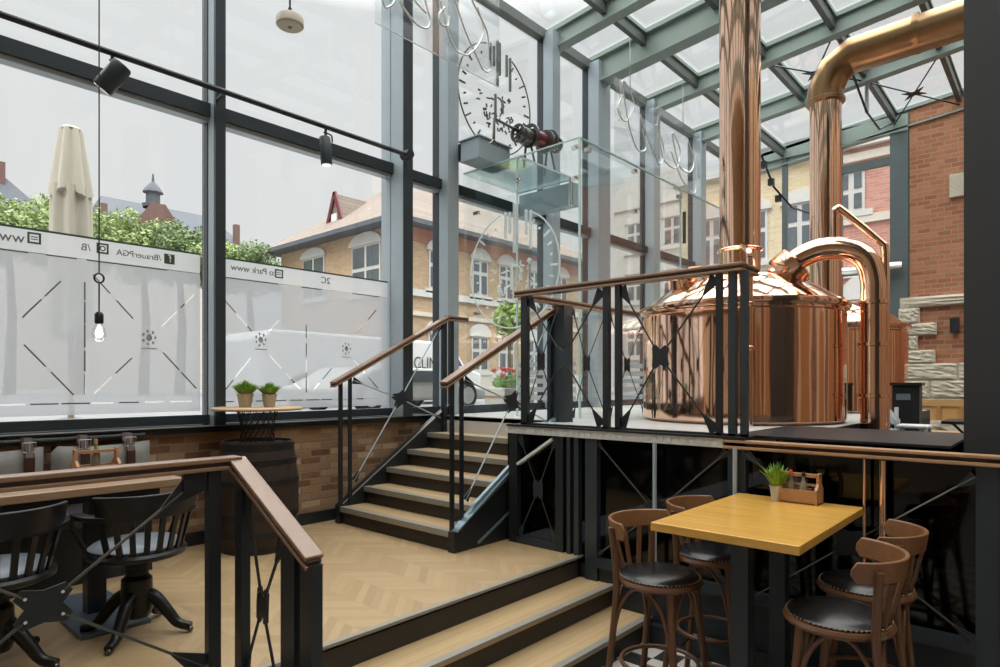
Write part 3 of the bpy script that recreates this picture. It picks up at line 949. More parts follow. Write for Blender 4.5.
# galvanised channel with rolled pattern, counter edge
ch = thing('channel_beam', 'galvanised steel channel along the edge of the kettle platform', 'beam', (XB, 2.46, 1.33))
B(XB - 0.06, XB + 0.05, 1.575, 3.34, 1.325, 1.382).build('web', M['galv'], ch)
B(XB - 0.075, XB + 0.16, 1.44, 3.34, 1.382, 1.396).build('upper_flange', M['steel'], ch)
m = MB()
for k in range(34):
    y = 1.62 + k * 0.052
    m.cyl((XB - 0.06, y, 1.352), (XB - 0.066, y, 1.352), 0.014, 8)
m.build('embossing', M['galv'], ch, smooth=30)
ct = thing('bar_counter', 'long dark counter with a moulded wooden edge behind the oak table', 'counter', (XB, 0.2, 1.33))
B(XB - 0.02, XB + 0.13, -3.5, 1.573, 1.335, 1.362).build('top', M['groove'], ct)
B(XB - 0.075, XB + 0.0, -3.5, 1.573, 1.360, 1.377).build('upper_moulding', M['cedge'], ct, bevel=0.004)
B(XB - 0.05, XB - 0.02, -3.5, 1.573, 1.340, 1.360).build('groove', M['groove'], ct)
B(XB - 0.075, XB + 0.0, -3.5, 1.573, 1.322, 1.340).build('lower_moulding', M['cedge'], ct, bevel=0.004)
B(XB + 0.13, 5.10, 0.45, 1.60, 1.382, 1.396).build('worktop', M['steel'], ct)
B(5.05, 5.10, 0.45, 1.32, 0.5, 1.382).build('rear_panel', M['steel'], ct)

# ------------------------------------------------------------------ railings
def profile_rail(p, q, parent, w=0.075, h=0.055, along=0, up=(0, 0, 1)):
    p, q = V(p), V(q)
    mt = M['rail'] if along == 0 else M['raily']
    u = V((0, 0, 1))
    MB().bar(p - u * 0.010, q - u * 0.010, w, 0.02, up).build('handrail', mt, parent, bevel=0.005)
    MB().bar(p - u * 0.028, q - u * 0.028, w * 0.72, 0.018, up).build('rail_core', M['groove'], parent)
    MB().bar(p - u * 0.045, q - u * 0.045, w * 0.95, 0.016, up).build('rail_base', mt, parent, bevel=0.004)

def railpost(p, z0, z1, parent, w=0.04, d=0.02, name='post', axis=0):
    x, y = p
    a, b = (w, d) if axis == 0 else (d, w)
    B(x - a / 2, x + a / 2, y - b / 2, y + b / 2, z0, z1).build(name, M['steel'], parent)

# platform railing (front, along Y) with return along X behind
pr = thing('platform_railing', 'black railing with crossed rods and wooden rail in front of the large copper kettle', 'railing', (XB, 2.45, 1.396))
profile_rail((XB, 3.295, 2.462), (XB, 1.465, 2.462), pr, 0.08, along=1)
profile_rail((XB, 1.505, 2.462), (4.12, 1.505, 2.462), pr, 0.08)
for y0, y1 in ((3.175, 3.235), (2.425, 2.47), (2.33, 2.37), (1.605, 1.64), (1.515, 1.56), (1.445, 1.485)):
    B(XB - 0.02, XB + 0.02, y0, y1, 1.396, 2.41).build('post', M['steel'] if y1 > 1.6 else M['dframe'], pr)
rod_panel(pr, [(XB, 3.17, 2.39), (XB, 2.49, 2.39), (XB, 2.49, 1.42), (XB, 3.17, 1.42)], (XB, 2.834, 1.915), 0.085, 0.006, M['steel'], M['dframe'], 0.13, gmat=M['steel'])
rod_panel(pr, [(XB, 2.33, 2.39), (XB, 1.645, 2.39), (XB, 1.645, 1.42), (XB, 2.33, 1.42)], (XB, 2.031, 1.90), 0.085, 0.006, M['steel'], M['steel'], 0.13, gmat=M['steel'])
B(XB - 0.02, XB + 0.02, 1.445, 3.235, 1.396, 1.41).build('foot_rail', M['steel'], pr)

rr = thing('landing_railing', 'black railing with small crossed rods between the stair head and the kettle', 'railing', (4.9, 3.3, Z2))
profile_rail((3.92, 3.30, 2.455), (5.95, 3.30, 2.455), rr, 0.08)
xs = [3.95, 4.42, 5.20, 5.95]
for x in (5.19, 5.25, 5.93):
    railpost((x, 3.30), Z2, 2.41, rr, 0.035)
for xa, xb, xc in ((3.95, 4.42, 4.182), (4.64, 5.18, 4.86), (5.26, 5.92, 5.58)):
    rod_panel(rr, [(xa, 3.30, 2.39), (xb, 3.30, 2.39), (xb, 3.30, 1.42), (xa, 3.30, 1.42)], (xc, 3.30, 1.91), 0.078, 0.005, M['steel'], M['steel'], 0.08)
np_ = struct('newel_post', 'thick dark newel post at the head of the stairs', 'post')
B(4.47, 4.60, 3.27, 3.40, Z2, 2.45).build('post', M['dframe'], np_)

# stair handrails
def stair_rail(y, name, label, ret):
    t = thing(name, label, 'handrail', (3.27, y, Z1))
    profile_rail((3.17, y, 1.735), (4.57, y, 2.435), t, 0.08)
    if ret:
        profile_rail((4.55, y, 2.438), (4.86, y, 2.438), t, 0.08)
    for x0, x1 in ((3.236, 3.276), (3.338, 3.374)):
        B(x0, x1, y - 0.007, y + 0.007, Z1 + 0.17, 1.735 + (x0 - 3.17) * 0.5 - 0.045).build('post', M['steel'], t)
    for x0, x1 in (((4.50, 4.55), (4.60, 4.65)) if ret else ((4.44, 4.475),)):
        B(x0, x1, y - 0.02, y + 0.02, 1.2, 2.38).build('post', M['steel'], t)
    c = (3.94, y, 1.57)
    rod_panel(t, [(3.39, y, 1.75), (4.48, y, 2.33), (4.48, y, 1.36), (3.40, y, 0.83)], c, 0.10, 0.006, M['frame'], M['steel'], 0.10, gmat=M['steel'])
    return t
stair_rail(3.415, 'stair_handrail', 'wooden stair handrail with black posts on the kettle side of the stairs', False)
stair_rail(4.865, 'stair_handrail', 'wooden stair handrail with black posts against the brick wall', True)

# near railing at the left edge of the steps
nr = thing('near_railing', 'black railing with moulded wooden rail and large bolted cross plate at the front left', 'railing', (1.27, 2.69, Z1))
profile_rail((-1.2, 2.70, 1.405), (1.285, 2.70, 1.405), nr, 0.08)
profile_rail((1.27, 2.69, 1.405), (1.27, 2.065, 1.085), nr, 0.078, along=1)
B(1.148, 1.20, 2.68, 2.72, Z1, 1.36).build('post', M['steel'], nr)
B(1.25, 1.29, 2.60, 2.66, Z1 - 0.2, 1.33).build('post', M['steel'], nr)
B(1.245, 1.295, 2.165, 2.265, 0.1, 1.10).build('post', M['steel'], nr)
B(1.245, 1.295, 2.05, 2.125, 0.1, 1.05).build('post', M['steel'], nr)
B(-1.2, -1.15, 2.68, 2.72, Z1, 1.36).build('post', M['steel'], nr)
B(1.05, 1.20, 2.69, 2.71, 1.27, 1.36).build('corner_bracket', M['steel'], nr)
yy = 2.70
rod_panel(nr, [(0.05, yy, 1.30), (1.10, yy, 1.31), (1.14, yy, 0.53), (0.05, yy, 0.53)], (0.578, yy, 0.93), 0.095, 0.006, M['gun'], M['steel'], 0.16, True, gmat=M['steel'])
rod_panel(nr, [(1.27, 2.60, 1.28), (1.27, 2.28, 1.12), (1.27, 2.28, 0.38), (1.27, 2.62, 0.46)], (1.27, 2.455, 0.81), 0.075, 0.007, M['steel'], M['steel'], 0.13, True, gmat=M['steel'])

# ------------------------------------------------------------------ glass vestibule on the upper landing
vs = struct('glass_vestibule', 'frameless glass vestibule with metal clamps at the top of the stairs', 'vestibule')
B(5.045, 5.057, 3.52, 4.30, Z2, 4.10).build('side_pane', M['glassg'], vs)
B(5.045, 5.057, 4.31, 5.10, Z2, 4.10).build('door_pane', M['glassg'], vs)
B(5.06, 7.20, 3.51, 3.522, Z2, 4.10).build('front_pane', M['glassg'], vs)
B(7.21, 9.3, 3.51, 3.522, Z2, 4.10).build('front_pane', M['glassg'], vs)
B(5.06, 6.0, 4.26, 5.10, 4.09, 4.10).build('roof_pane', M['glassr'], vs)
for a in ((5.043, 5.059, 3.50, 3.52, Z2, 4.11), (5.043, 5.059, 4.297, 4.313, Z2, 4.10), (5.043, 5.059, 3.52, 5.1, 4.10, 4.112), (5.06, 9.3, 3.506, 3.526, 4.10, 4.112), (7.196, 7.214, 3.508, 3.524, Z2, 4.10), (5.06, 6.0, 4.25, 4.262, 4.085, 4.105), (6.0, 6.012, 4.26, 5.1, 4.085, 4.105)):
    B(*a).build('glass_edge', M['edge'], vs)
B(6.0, 6.14, 4.26, 5.08, 3.80, 4.06).build('duct_box', M['duct'], vs)
MB().cyl((5.96, 4.27, 3.78), (5.96, 4.27, 4.09), 0.02, 8).build('hanger', M['chrome'], vs)
def clamp(x, y, z, ax):
    a = (0.03, 0.012) if ax == 0 else (0.012, 0.03)
    m = MB().box(x - a[0], x + a[0], y - a[1] - 0.012, y + a[1] + 0.012, z - 0.02, z + 0.02)
    m.cyl((x - 0.03, y - 0.03, z), (x + 0.03, y + 0.03, z), 0.014, 8)
    m.build('clamp', M['chrome'], vs)
for y, z in ((4.90, 3.62), (4.90, 2.5), (4.30, 3.86), (3.56, 4.02), (3.56, 3.72)):
    clamp(5.05, y, z, 1)
for x, z in ((6.10, 4.04), (6.10, 3.60), (7.17, 4.0), (5.2, 4.02)):
    clamp(x, 3.516, z, 0)
MB().tube([(7.17, 3.45, 3.42), (7.17, 3.45, 3.80)], 0.022, 8).build('handle_and_reflection_bar', M['gun'], vs)  # solid bar modelled in place of a reflection in the front glass
MB().tube([(5.03, 4.12, 2.35), (5.03, 4.12, 2.95)], 0.014, 8).build('handle_and_reflection_bar', M['chrome'], vs)
emblem(vs, lambda u, v, d: (5.04, 4.36 - u, 2.93 + v), 0.62, M['frost'], M['frost'])
m = MB()
for k in range(5):
    z = 1.55 + k * 0.085
    m.box(5.75, 9.2, 3.505, 3.509, z, z + 0.05)
m.build('frosted_stripes', M['filmtop'], vs)
m = MB()
for k in range(5):
    z = 1.55 + k * 0.085
    m.box(5.041, 5.044, 3.55, 4.28, z, z + 0.05)
m.build('frosted_stripes', M['filmtop'], vs)

# blue-grey box and old machine standing on the vestibule
t = thing('control_box', 'blue grey metal box on the vestibule roof below the round emblem', 'box', (5.05, 4.75, 4.115))
B(4.80, 5.30, 4.62, 4.90, 4.115, 4.34).build('body', M['duct'], t, bevel=0.01)
B(4.78, 5.32, 4.60, 4.92, 4.34, 4.352).build('lid', M['duct'], t)
B(4.86, 4.98, 4.93, 5.02, 4.18, 4.36).build('wall_bracket', M['steel'], t)
t = thing('old_machine', 'small old machine with maroon drum and bent crank arm on the glass roof', 'machine', (5.6, 4.4, 4.115))
def X3(a):
    return Matrix.Rotation(PI / 2, 3, 'Y')
MB().lathe([(0, -0.12), (0.075, -0.12), (0.085, -0.09), (0.085, 0.09), (0.075, 0.12), (0, 0.12)], (5.52, 4.4, 4.46), 20, X3(0)).build('drum', M['maroon'], t, smooth=40)
MB().lathe([(0, -0.06), (0.085, -0.06), (0.095, 0), (0.085, 0.06), (0, 0.06)], (5.30, 4.4, 4.42), 20, X3(0)).build('gear_housing', M['gun'], t, smooth=40)
for x, z, r_ in ((5.74, 4.50, 0.12), (5.86, 4.48, 0.09), (5.18, 4.42, 0.10), (5.65, 4.46, 0.13), (5.38, 4.45, 0.13)):
    m = MB()
    m.lathe([(r_ * 0.75, -0.015), (r_, -0.015), (r_, 0.015), (r_ * 0.75, 0.015), (r_ * 0.75, -0.015)], (x, 4.4, z), 20, X3(0))
    for k in range(4):
        a = PI * k / 4
        m.bar((x, 4.4 + r_ * 0.8 * math.cos(a), z + r_ * 0.8 * math.sin(a)), (x, 4.4 - r_ * 0.8 * math.cos(a), z - r_ * 0.8 * math.sin(a)), 0.014, 0.014, (1, 0, 0))
    m.build('wheel', M['gun'], t)
MB().cyl((5.1, 4.4, 4.45), (5.95, 4.4, 4.48), 0.02, 8).build('axle', M['gun'], t)
MB().tube([(5.30, 4.4, 4.44), (4.80, 4.4, 4.46), (4.79, 4.4, 4.25)], 0.016, 8).build('crank_arm', M['gun'], t)
MB().prism([(4.74, 4.4, 4.19), (4.87, 4.4, 4.19), (4.80, 4.4, 4.25)], (0, 0.02, 0)).build('crank_grip', M['gun'], t)
for x in (5.35, 5.72):
    for dy in (-0.08, 0.08):
        MB().bar((x, 4.4 + dy * 0.4, 4.36), (x + 0.02, 4.4 + dy, 4.113), 0.02, 0.02).build('leg', M['gun'], t)

# script signs hanging in front of the windows
def curve_pts(pts, y, n=6):
    """Catmull-Rom through (x, z) points"""
    P = [pts[0]] + list(pts) + [pts[-1]]
    out = []
    for i in range(1, len(P) - 2):
        p0, p1, p2, p3 = [V(q) for q in P[i - 1:i + 3]]
        for k in range(n):
            t_ = k / n
            out.append(0.5 * ((2 * p1) + (p2 - p0) * t_ + (2 * p0 - 5 * p1 + 4 * p2 - p3) * t_ ** 2 + (3 * p1 - p0 - 3 * p2 + p3) * t_ ** 3))
    out.append(V(P[-1]))
    return [(q.x, y, q.y) for q in out]
sg = thing('script_sign', 'glass plate with looping white script hanging high beside the slate column', 'sign', (4.2, 4.4, 4.82))
B(3.30, 4.89, 4.41, 4.42, 4.82, 6.2).build('glass_plate', M['glassb'], sg)
B(3.30, 4.89, 4.410, 4.420, 4.815, 4.820).build('plate_edge', M['script'], sg)
for pts in ([(3.33, 5.3), (3.38, 5.01), (3.45, 5.02), (3.5, 5.1), (3.46, 5.2), (3.52, 5.3)], [(3.54, 5.3), (3.56, 5.12), (3.65, 5.04), (3.77, 4.99), (3.88, 5.01), (3.92, 5.1), (3.88, 5.19), (3.84, 5.35), (3.9, 5.6)],
            [(3.66, 5.25), (3.74, 5.19), (3.87, 5.14)], [(4.02, 5.5), (4.04, 5.34), (4.09, 5.23), (4.13, 5.1), (4.24, 4.96), (4.36, 4.95), (4.44, 4.99), (4.56, 5.13), (4.64, 5.31), (4.55, 5.5)],
            [(4.10, 5.3), (4.03, 5.2), (4.05, 5.12), (4.14, 5.14), (4.16, 5.24)], [(4.18, 5.6), (4.24, 5.43), (4.37, 5.2), (4.53, 5.01), (4.64, 4.9), (4.73, 4.93), (4.72, 5.03)], [(4.4, 5.75), (4.47, 5.54), (4.58, 5.43), (4.69, 5.31), (4.72, 5.16)]):
    MB().tube(curve_pts(pts, 4.40), 0.010, 6).build('script_stroke', M['script'], sg, smooth=60)
for x in (3.5, 4.7):
    MB().cyl((x, 4.415, 6.2), (x, 4.415, roof_z(4.4)), 0.004, 6).build('hanging_wire', M['chrome'], sg)
sg = thing('script_sign', 'white wire script hanging below the roof beams left of the tall flue', 'sign', (8.4, 4.4, 4.74))
for pts in ([(7.31, 5.56), (7.21, 5.33), (7.40, 5.24), (7.62, 5.53), (7.46, 5.72), (7.31, 5.73), (7.40, 5.45), (7.52, 5.15), (7.73, 4.94), (7.95, 5.03), (7.85, 5.26)],
            [(7.79, 5.45), (8.0, 5.2), (8.13, 5.05), (8.36, 4.9), (8.48, 5.15), (8.24, 5.45), (8.36, 5.2), (8.50, 5.0), (8.87, 4.98), (9.0, 5.29), (8.74, 5.48), (8.86, 5.2), (9.02, 5.02), (9.34, 5.04), (9.49, 5.27), (9.27, 5.52)],
            [(8.7, 5.2), (8.87, 5.03), (9.07, 4.85), (9.41, 4.74), (9.56, 4.84), (9.56, 5.4)], [(7.25, 5.75), (7.28, 5.5), (7.24, 5.2)], [(8.3, 5.6), (8.28, 5.3), (8.38, 5.0)]):
    MB().tube(curve_pts(pts, 4.40), 0.0115, 6).build('script_stroke', M['script'], sg, smooth=60)
B(7.15, 9.75, 4.412, 4.422, 4.70, 5.75).build('glass_plate', M['glassb'], sg)
for x in (7.52, 9.10):
    MB().cyl((x, 4.4, 5.7), (x, 4.4, roof_z(4.4) - 0.05), 0.007, 6).build('hanging_wire', M['chrome'], sg)

# ------------------------------------------------------------------ copper kettles
def kettle(cx, cy, label, with_swan):
    t = thing('brew_kettle', label, 'brewing kettle', (cx, cy, Z2))
    R0 = 0.885
    MB().lathe([(R0 - 0.03, Z2), (R0, Z2 + 0.03), (R0, 2.33), (R0 - 0.012, 2.345), (R0 - 0.012, 2.36), (0, 2.36)], (cx, cy, 0), 72).build('body', M['copper'], t, smooth=35)
    MB().lathe([(R0 - 0.02, 2.36), (R0 + 0.02, 2.365), (R0 + 0.035, 2.39), (R0 + 0.03, 2.42), (R0 - 0.01, 2.435), (R0 - 0.05, 2.437), (R0 - 0.06, 2.36)], (cx, cy, 0), 72).build('rim', M['copper'], t, smooth=50)
    prof = []
    for k in range(13):
        a = k / 12
        r = (R0 - 0.035) * (1 - a) + 0.19 * a
        z = 2.437 + 0.31 * math.sin(a * PI / 2) ** 0.9
        prof.append((r, z))
    MB().lathe(prof, (cx, cy, 0), 72).build('dome', M['copper'], t, smooth=50)
    return t
kx, ky = 5.89, 2.28
k1 = kettle(kx, ky, 'large polished copper kettle behind the platform railing with a straight flue', True)
FR = 0.182
MB().lathe([(FR, 2.70), (FR, 8.2)], (kx, ky, 0), 40).build('flue', M['copperp'], k1, smooth=50)
MB().lathe([(FR, 2.715), (FR + 0.02, 2.725), (FR + 0.026, 2.735), (FR + 0.02, 2.745), (FR, 2.75)], (kx, ky, 0.23), 40).build('flue_collar', M['copperp'], k1, smooth=50)
MB().lathe([(0.10, 0), (0.13, 0.01), (0.13, 0.10), (0.10, 0.11), (0, 0.11)], (5.42, 2.62, 2.60), 24, Matrix.Rotation(-0.35, 3, 'Y')).build('manhole', M['copper'], k1, smooth=40)
m = MB()
m.tube([(5.25, 2.55, 2.66), (5.30, 2.50, 2.74), (5.45, 2.45, 2.77), (5.55, 2.5, 2.76)], 0.02, 8)
m.build('lid_handle', M['nails'], k1, smooth=50)
# swan neck
def arc_pts(pts, n=8):
    P = [V(pts[0])] + [V(p) for p in pts] + [V(pts[-1])]
    out = []
    for i in range(1, len(P) - 2):
        p0, p1, p2, p3 = P[i - 1:i + 3]
        for k in range(n):
            t_ = k / n
            out.append(0.5 * ((2 * p1) + (p2 - p0) * t_ + (2 * p0 - 5 * p1 + 4 * p2 - p3) * t_ ** 2 + (3 * p1 - p0 - 3 * p2 + p3) * t_ ** 3))
    out.append(P[-1])
    return out
sw = arc_pts([(5.79, 1.97, 2.63), (5.82, 1.87, 2.72), (5.86, 1.74, 2.82), (5.91, 1.58, 2.88), (5.97, 1.40, 2.865), (6.01, 1.265, 2.77), (6.03, 1.215, 2.60), (6.03, 1.21, 2.4), (6.03, 1.21, 1.9), (6.03, 1.21, 0.85)])
MB().tube(sw, 0.098, 24).build('swan_neck', M['copperp'], k1, smooth=60)
d = (V((5.85, 1.77, 2.80)) - V((5.79, 1.97, 2.63))).normalized()
c0 = V((5.815, 1.895, 2.67))
MB().tube([c0, c0 + d * 0.02, c0 + d * 0.17, c0 + d * 0.19], [0.15, 0.165, 0.165, 0.13], 24).build('neck_collar', M['copperp'], k1, smooth=40)
for z in (2.40, 2.05, 1.62):
    MB().lathe([(0.099, -0.02), (0.118, -0.015), (0.118, 0.015), (0.099, 0.02)], (6.03, 1.21, z), 24).build('pipe_clamp', M['copperp'], k1, smooth=40)
MB().tube(arc_pts([(5.96, 1.49, 2.85), (5.96, 1.49, 3.17), (5.97, 1.475, 3.22), (5.99, 1.43, 3.20), (6.105, 1.18, 2.92), (6.12, 1.145, 2.86), (6.12, 1.14, 2.6)], 6), 0.032, 12).build('vent_pipe', M['copperp'], k1, smooth=60)
MB().cyl((6.12, 1.14, 2.6), (6.12, 1.14, 0.85), 0.034, 12).build('vent_pipe', M['copperp'], k1, smooth=60)
# thin riser in front of the kettle
MB().cyl((5.03, 1.87, Z2), (5.03, 1.87, 2.72), 0.028, 12).build('riser_pipe', M['copperp'], k1, smooth=60)
MB().tube(arc_pts([(5.03, 1.87, 2.72), (5.045, 1.88, 2.765), (5.12, 1.92, 2.80), (5.40, 2.06, 2.90), (5.72, 2.2, 2.97)], 6), 0.028, 12).build('riser_pipe', M['copperp'], k1, smooth=60)
for z in (2.35, 2.0):
    MB().lathe([(0.028, -0.02), (0.042, -0.012), (0.042, 0.012), (0.028, 0.02)], (5.03, 1.87, z), 14).build('pipe_clamp', M['copperp'], k1, smooth=40)

k2 = kettle(8.71, 2.28, 'second copper kettle farther back with a bent overhead duct', False)
MB().lathe([(FR, 2.70), (FR, 5.32)], (8.71, 2.28, 0), 40).build('flue', M['copperp'], k2, smooth=50)
MB().lathe([(FR, 2.70), (FR + 0.03, 2.72), (FR + 0.04, 2.735), (FR + 0.03, 2.75), (FR, 2.76)], (8.71, 2.28, 0.05), 40).build('flue_collar', M['copperp'], k2, smooth=50)
ER = 0.212
def ring_at(c, dirv, r, n=32):
    dirv = V(dirv).normalized()
    u = V((1, 0, 0))
    w_ = dirv.cross(u)
    return [V(c) + u * r * math.cos(2 * PI * k / n) + w_ * r * math.sin(2 * PI * k / n) for k in range(n)]
segs = [(8.71, 2.28, 5.28), (8.71, 2.28, 5.46), (8.71, 2.18, 5.66), (8.71, 1.98, 5.78), (8.71, 0.86, 5.80), (8.71, -0.6, 5.83)]
MB().tube(segs, ER, 32).build('duct', M['copperd'], k2, smooth=25)
for y in (1.30, -0.1):
    MB().tube([(8.71, y - 0.03, 5.80), (8.71, y + 0.03, 5.80)], ER + 0.012, 32).build('duct_band', M['copperd'], k2, smooth=40)
MB().lathe([(FR, 0), (ER + 0.012, 0.01), (ER + 0.012, 0.05), (ER, 0.06)], (8.71, 2.28, 5.26), 32).build('duct_band', M['copperd'], k2, smooth=40)
# pipework on the panel wall below the counter
for x, y, rr_, lab in ((3.775, 0.715, 0.018, 'copper pipe running down the black panel wall under the counter'), (3.775, 0.80, 0.008, 'thin copper tube beside the copper pipe under the counter')):
    o = MB().cyl((x, y, 0.55), (x, y, 1.318), rr_, 12).build('drain_pipe', M['copperp'], smooth=60)
    tag(o, lab, 'pipe')
# gantry steps between the kettles, cabinet, bench, bistro table
t = thing('service_stair', 'small stainless service steps beside the copper swan neck', 'steps', (6.6, 1.2, 0.45))
for k in range(4):
    B(6.30, 6.85, 1.16 - 0.0 * k, 1.29, 0.62 + k * 0.22, 0.64 + k * 0.22).build('tread', M['galv'], t)
for x in (6.30, 6.85):
    B(x - 0.015, x + 0.015, 1.17, 1.20, 0.45, 1.50).build('upright', M['galv'], t)
MB().bar((6.30, 1.185, 1.50), (6.85, 1.185, 1.36), 0.06, 0.05).build('hand_bar', M['galv'], t)
t = thing('control_cabinet', 'dark control cabinet beside the wooden bench at the stone wall', 'cabinet', (7.4, 1.15, 0.45))
B(7.22, 7.40, 1.06, 1.29, 0.45, 1.70).build('body', M['steel'], t, bevel=0.01)
B(7.20, 7.42, 1.04, 1.305, 1.70, 1.73).build('worktop', M['steel'], t)
B(7.205, 7.22, 1.13, 1.25, 1.56, 1.62).build('display', M['stringer'], t)
t = thing('wooden_bench', 'pale oak bench with panelled back against the sandstone wall', 'bench', (12.8, 1.5, 0.45))
B(12.86, 12.92, 0.9, 1.97, 1.10, 1.44).build('backrest', M['benchw'], t)
B(12.84, 12.86, 0.9, 1.97, 1.34, 1.45).build('top_board', M['benchw'], t)
for y in (0.95, 1.27, 1.58, 1.90):
    B(12.83, 12.86, y, y + 0.06, 1.10, 1.34).build('panel_stile', M['boxwood'], t)
B(12.4, 12.86, 0.9, 1.97, 0.87, 0.93).build('seat', M['benchw'], t)
for y in (0.95, 1.85):
    B(12.45, 12.85, y, y + 0.06, 0.45, 0.87).build('leg', M['steel'], t)
t = thing('bistro_table', 'small dark bistro table in front of the oak bench', 'table', (11.0, 1.2, 0.45))
B(10.4, 11.2, 0.75, 1.28, 1.17, 1.21).build('table_top', M['steel'], t)
MB().cyl((10.8, 1.0, 0.48), (10.8, 1.0, 1.17), 0.04, 12).build('column', M['chrome'], t)
for dx, dy in ((0.25, 0), (-0.25, 0), (0, 0.22), (0, -0.22)):
    MB().bar((10.8, 1.0, 0.52), (10.8 + dx, 1.0 + dy, 0.455), 0.05, 0.03).build('foot', M['steel'], t)
    MB().bar((10.8, 1.0, 0.95), (10.8 + dx * 0.9, 1.0 + dy * 0.9, 1.17), 0.03, 0.03).build('bracket', M['steel'], t)
t = thing('bar_stool', 'white metal bar stool behind the counter in front of the control cabinet', 'stool', (6.55, 1.0, 0.45))
B(6.43, 6.67, 0.88, 1.12, 1.33, 1.36).build('seat', M['white'], t, bevel=0.012)
for sx_ in (-1, 1):
    for sy_ in (-1, 1):
        MB().cyl((6.55 + sx_ * 0.10, 1.0 + sy_ * 0.10, 1.33), (6.55 + sx_ * 0.15, 1.0 + sy_ * 0.15, 0.45), 0.013, 8).build('leg', M['white'], t)

# ------------------------------------------------------------------ oak bar table and stools
bt = thing('bar_table', 'square edged high oak table on dark steel legs against the panel wall', 'table', (3.2, 1.13, 0))
m = B(2.67, 3.74, 0.795, 1.455, 1.03, 1.07)
m.build('table_top', M['table'], bt, bevel=0.004)
for x in (2.95, 3.46):
    B(x - 0.04, x + 0.04, 1.09, 1.17, 0.02, 1.03).build('leg', M['dframe'], bt)
    B(x - 0.05, x + 0.05, 0.86, 1.40, 0.0, 0.02).build('foot_plate', M['steel'], bt)
B(2.89, 3.54, 1.10, 1.15, 0.99, 1.03).build('under_rail', M['steel'], bt)
B(2.91, 2.95, 1.00, 1.25, 0.985, 1.03).build('under_rail', M['steel'], bt)
B(3.48, 3.52, 1.00, 1.25, 0.985, 1.03).build('under_rail', M['steel'], bt)

def make_stool():
    t = thing('bar_stool', '', 'bar stool', (0, 0, 0), 'bentwood bar stools at the oak table')
    def oval(r, k=0):
        return r
    # seat frame and pad, front = +Y
    M3 = Matrix(((1.0, 0, 0), (0, 0.98, 0), (0, 0, 1)))
    MB().lathe([(0, 0.735), (0.175, 0.735), (0.205, 0.742), (0.212, 0.755), (0.205, 0.768), (0.19, 0.772), (0, 0.772)], (0, 0, 0), 40, M3).build('seat_frame', M['stool'], t, smooth=40)
    p = MB().lathe([(0.192, 0.770), (0.196, 0.778), (0.185, 0.788), (0.14, 0.800), (0.07, 0.806), (0, 0.807)], (0, 0, 0), 40, M3).build('seat_pad', M['leather'], t, smooth=60)
    m = MB()
    for k in range(64):
        a = 2 * PI * k / 64
        m.ball((0.197 * math.cos(a), 0.193 * math.sin(a), 0.777), 0.0045, n=6, m=4)
    m.build('nail_trim', M['nails'], p)
    # front legs
    for s in (-1, 1):
        MB().tube([(s * 0.135, 0.125, 0.745), (s * 0.150, 0.145, 0.5), (s * 0.172, 0.172, 0.2), (s * 0.185, 0.188, 0)], [0.017, 0.018, 0.016, 0.014], 12).build('leg', M['stool'], t, smooth=60)
        # rear leg runs up to the back rail
        MB().tube(arc_pts([(s * 0.200, -0.215, 0), (s * 0.180, -0.180, 0.3), (s * 0.170, -0.150, 0.6), (s * 0.176, -0.138, 0.78), (s * 0.200, -0.150, 1.02)], 5), 0.0165, 12).build('leg', M['stool'], t, smooth=60)
    # bentwood back rail
    MB().arcband((0, 0, 0), 0.222, 194, 346, 0.968, 1.052, 0.016, 32, 0.022, 0.012).build('back_rail', M['stoolr'], t, smooth=40, bevel=0.004)
    for k in range(4):
        a0 = math.radians(270 + (k - 1.5) * 17)
        a1 = math.radians(270 + (k - 1.5) * 24)
        MB().bar((0.185 * math.cos(a0), 0.18 * math.sin(a0), 0.765), (0.232 * math.cos(a1), 0.232 * math.sin(a1), 0.965), 0.022, 0.010, (math.cos(a1), math.sin(a1), 0)).build('spindle', M['stool'], t)
    # foot ring
    MB().tube([(0.186 * math.cos(2 * PI * k / 36), 0.186 * math.sin(2 * PI * k / 36), 0.345) for k in range(36)], 0.011, 8, True).build('foot_ring', M['stool'], t, smooth=60)
    MB().tube([(0.20 * math.cos(2 * PI * k / 4 + PI / 4) * 1.18, 0.2 * math.sin(2 * PI * k / 4 + PI / 4) * 1.18, 0.22) for k in range(4)], 0.010, 8, True).build('stretcher', M['stool'], t, smooth=60)
    # bentwood arches between the legs
    for a, b in (((-0.15, 0.145), (0.15, 0.145)), ((0.155, 0.14), (0.172, -0.16)), ((-0.155, 0.14), (-0.172, -0.16)), ((-0.17, -0.16), (0.17, -0.16))):
        A, Bp = V((a[0], a[1], 0)), V((b[0], b[1], 0))
        P = [A + V((0, 0, 0.46)), A.lerp(Bp, 0.12) + V((0, 0, 0.62)), A.lerp(Bp, 0.32) + V((0, 0, 0.72)), A.lerp(Bp, 0.5) + V((0, 0, 0.735)), A.lerp(Bp, 0.68) + V((0, 0, 0.72)), A.lerp(Bp, 0.88) + V((0, 0, 0.62)), Bp + V((0, 0, 0.46))]
        MB().tube(arc_pts(P, 4), 0.009, 8).build('arch_brace', M['stool'], t, smooth=60)
    return t
s0 = make_stool()
spots = [(2.845, 1.50, PI, 'nearer stool on the stair side of the oak table'), (3.42, 1.48, PI + 0.1, 'stool on the stair side of the oak table by the panel wall'),
         (2.85, 0.70, 0.18, 'nearer stool at the right end of the oak table'), (3.37, 0.71, 0.1, 'stool at the right end of the oak table by the panel wall')]
for i, (x, y, a, lab) in enumerate(spots):
    o = s0 if i == 0 else copy_tree(s0)
    o.location = (x, y, 0)
    o.rotation_euler = (0, 0, a)
    o['label'] = 'brown bentwood bar ' + lab.replace('nearer stool', 'stool nearer the camera')

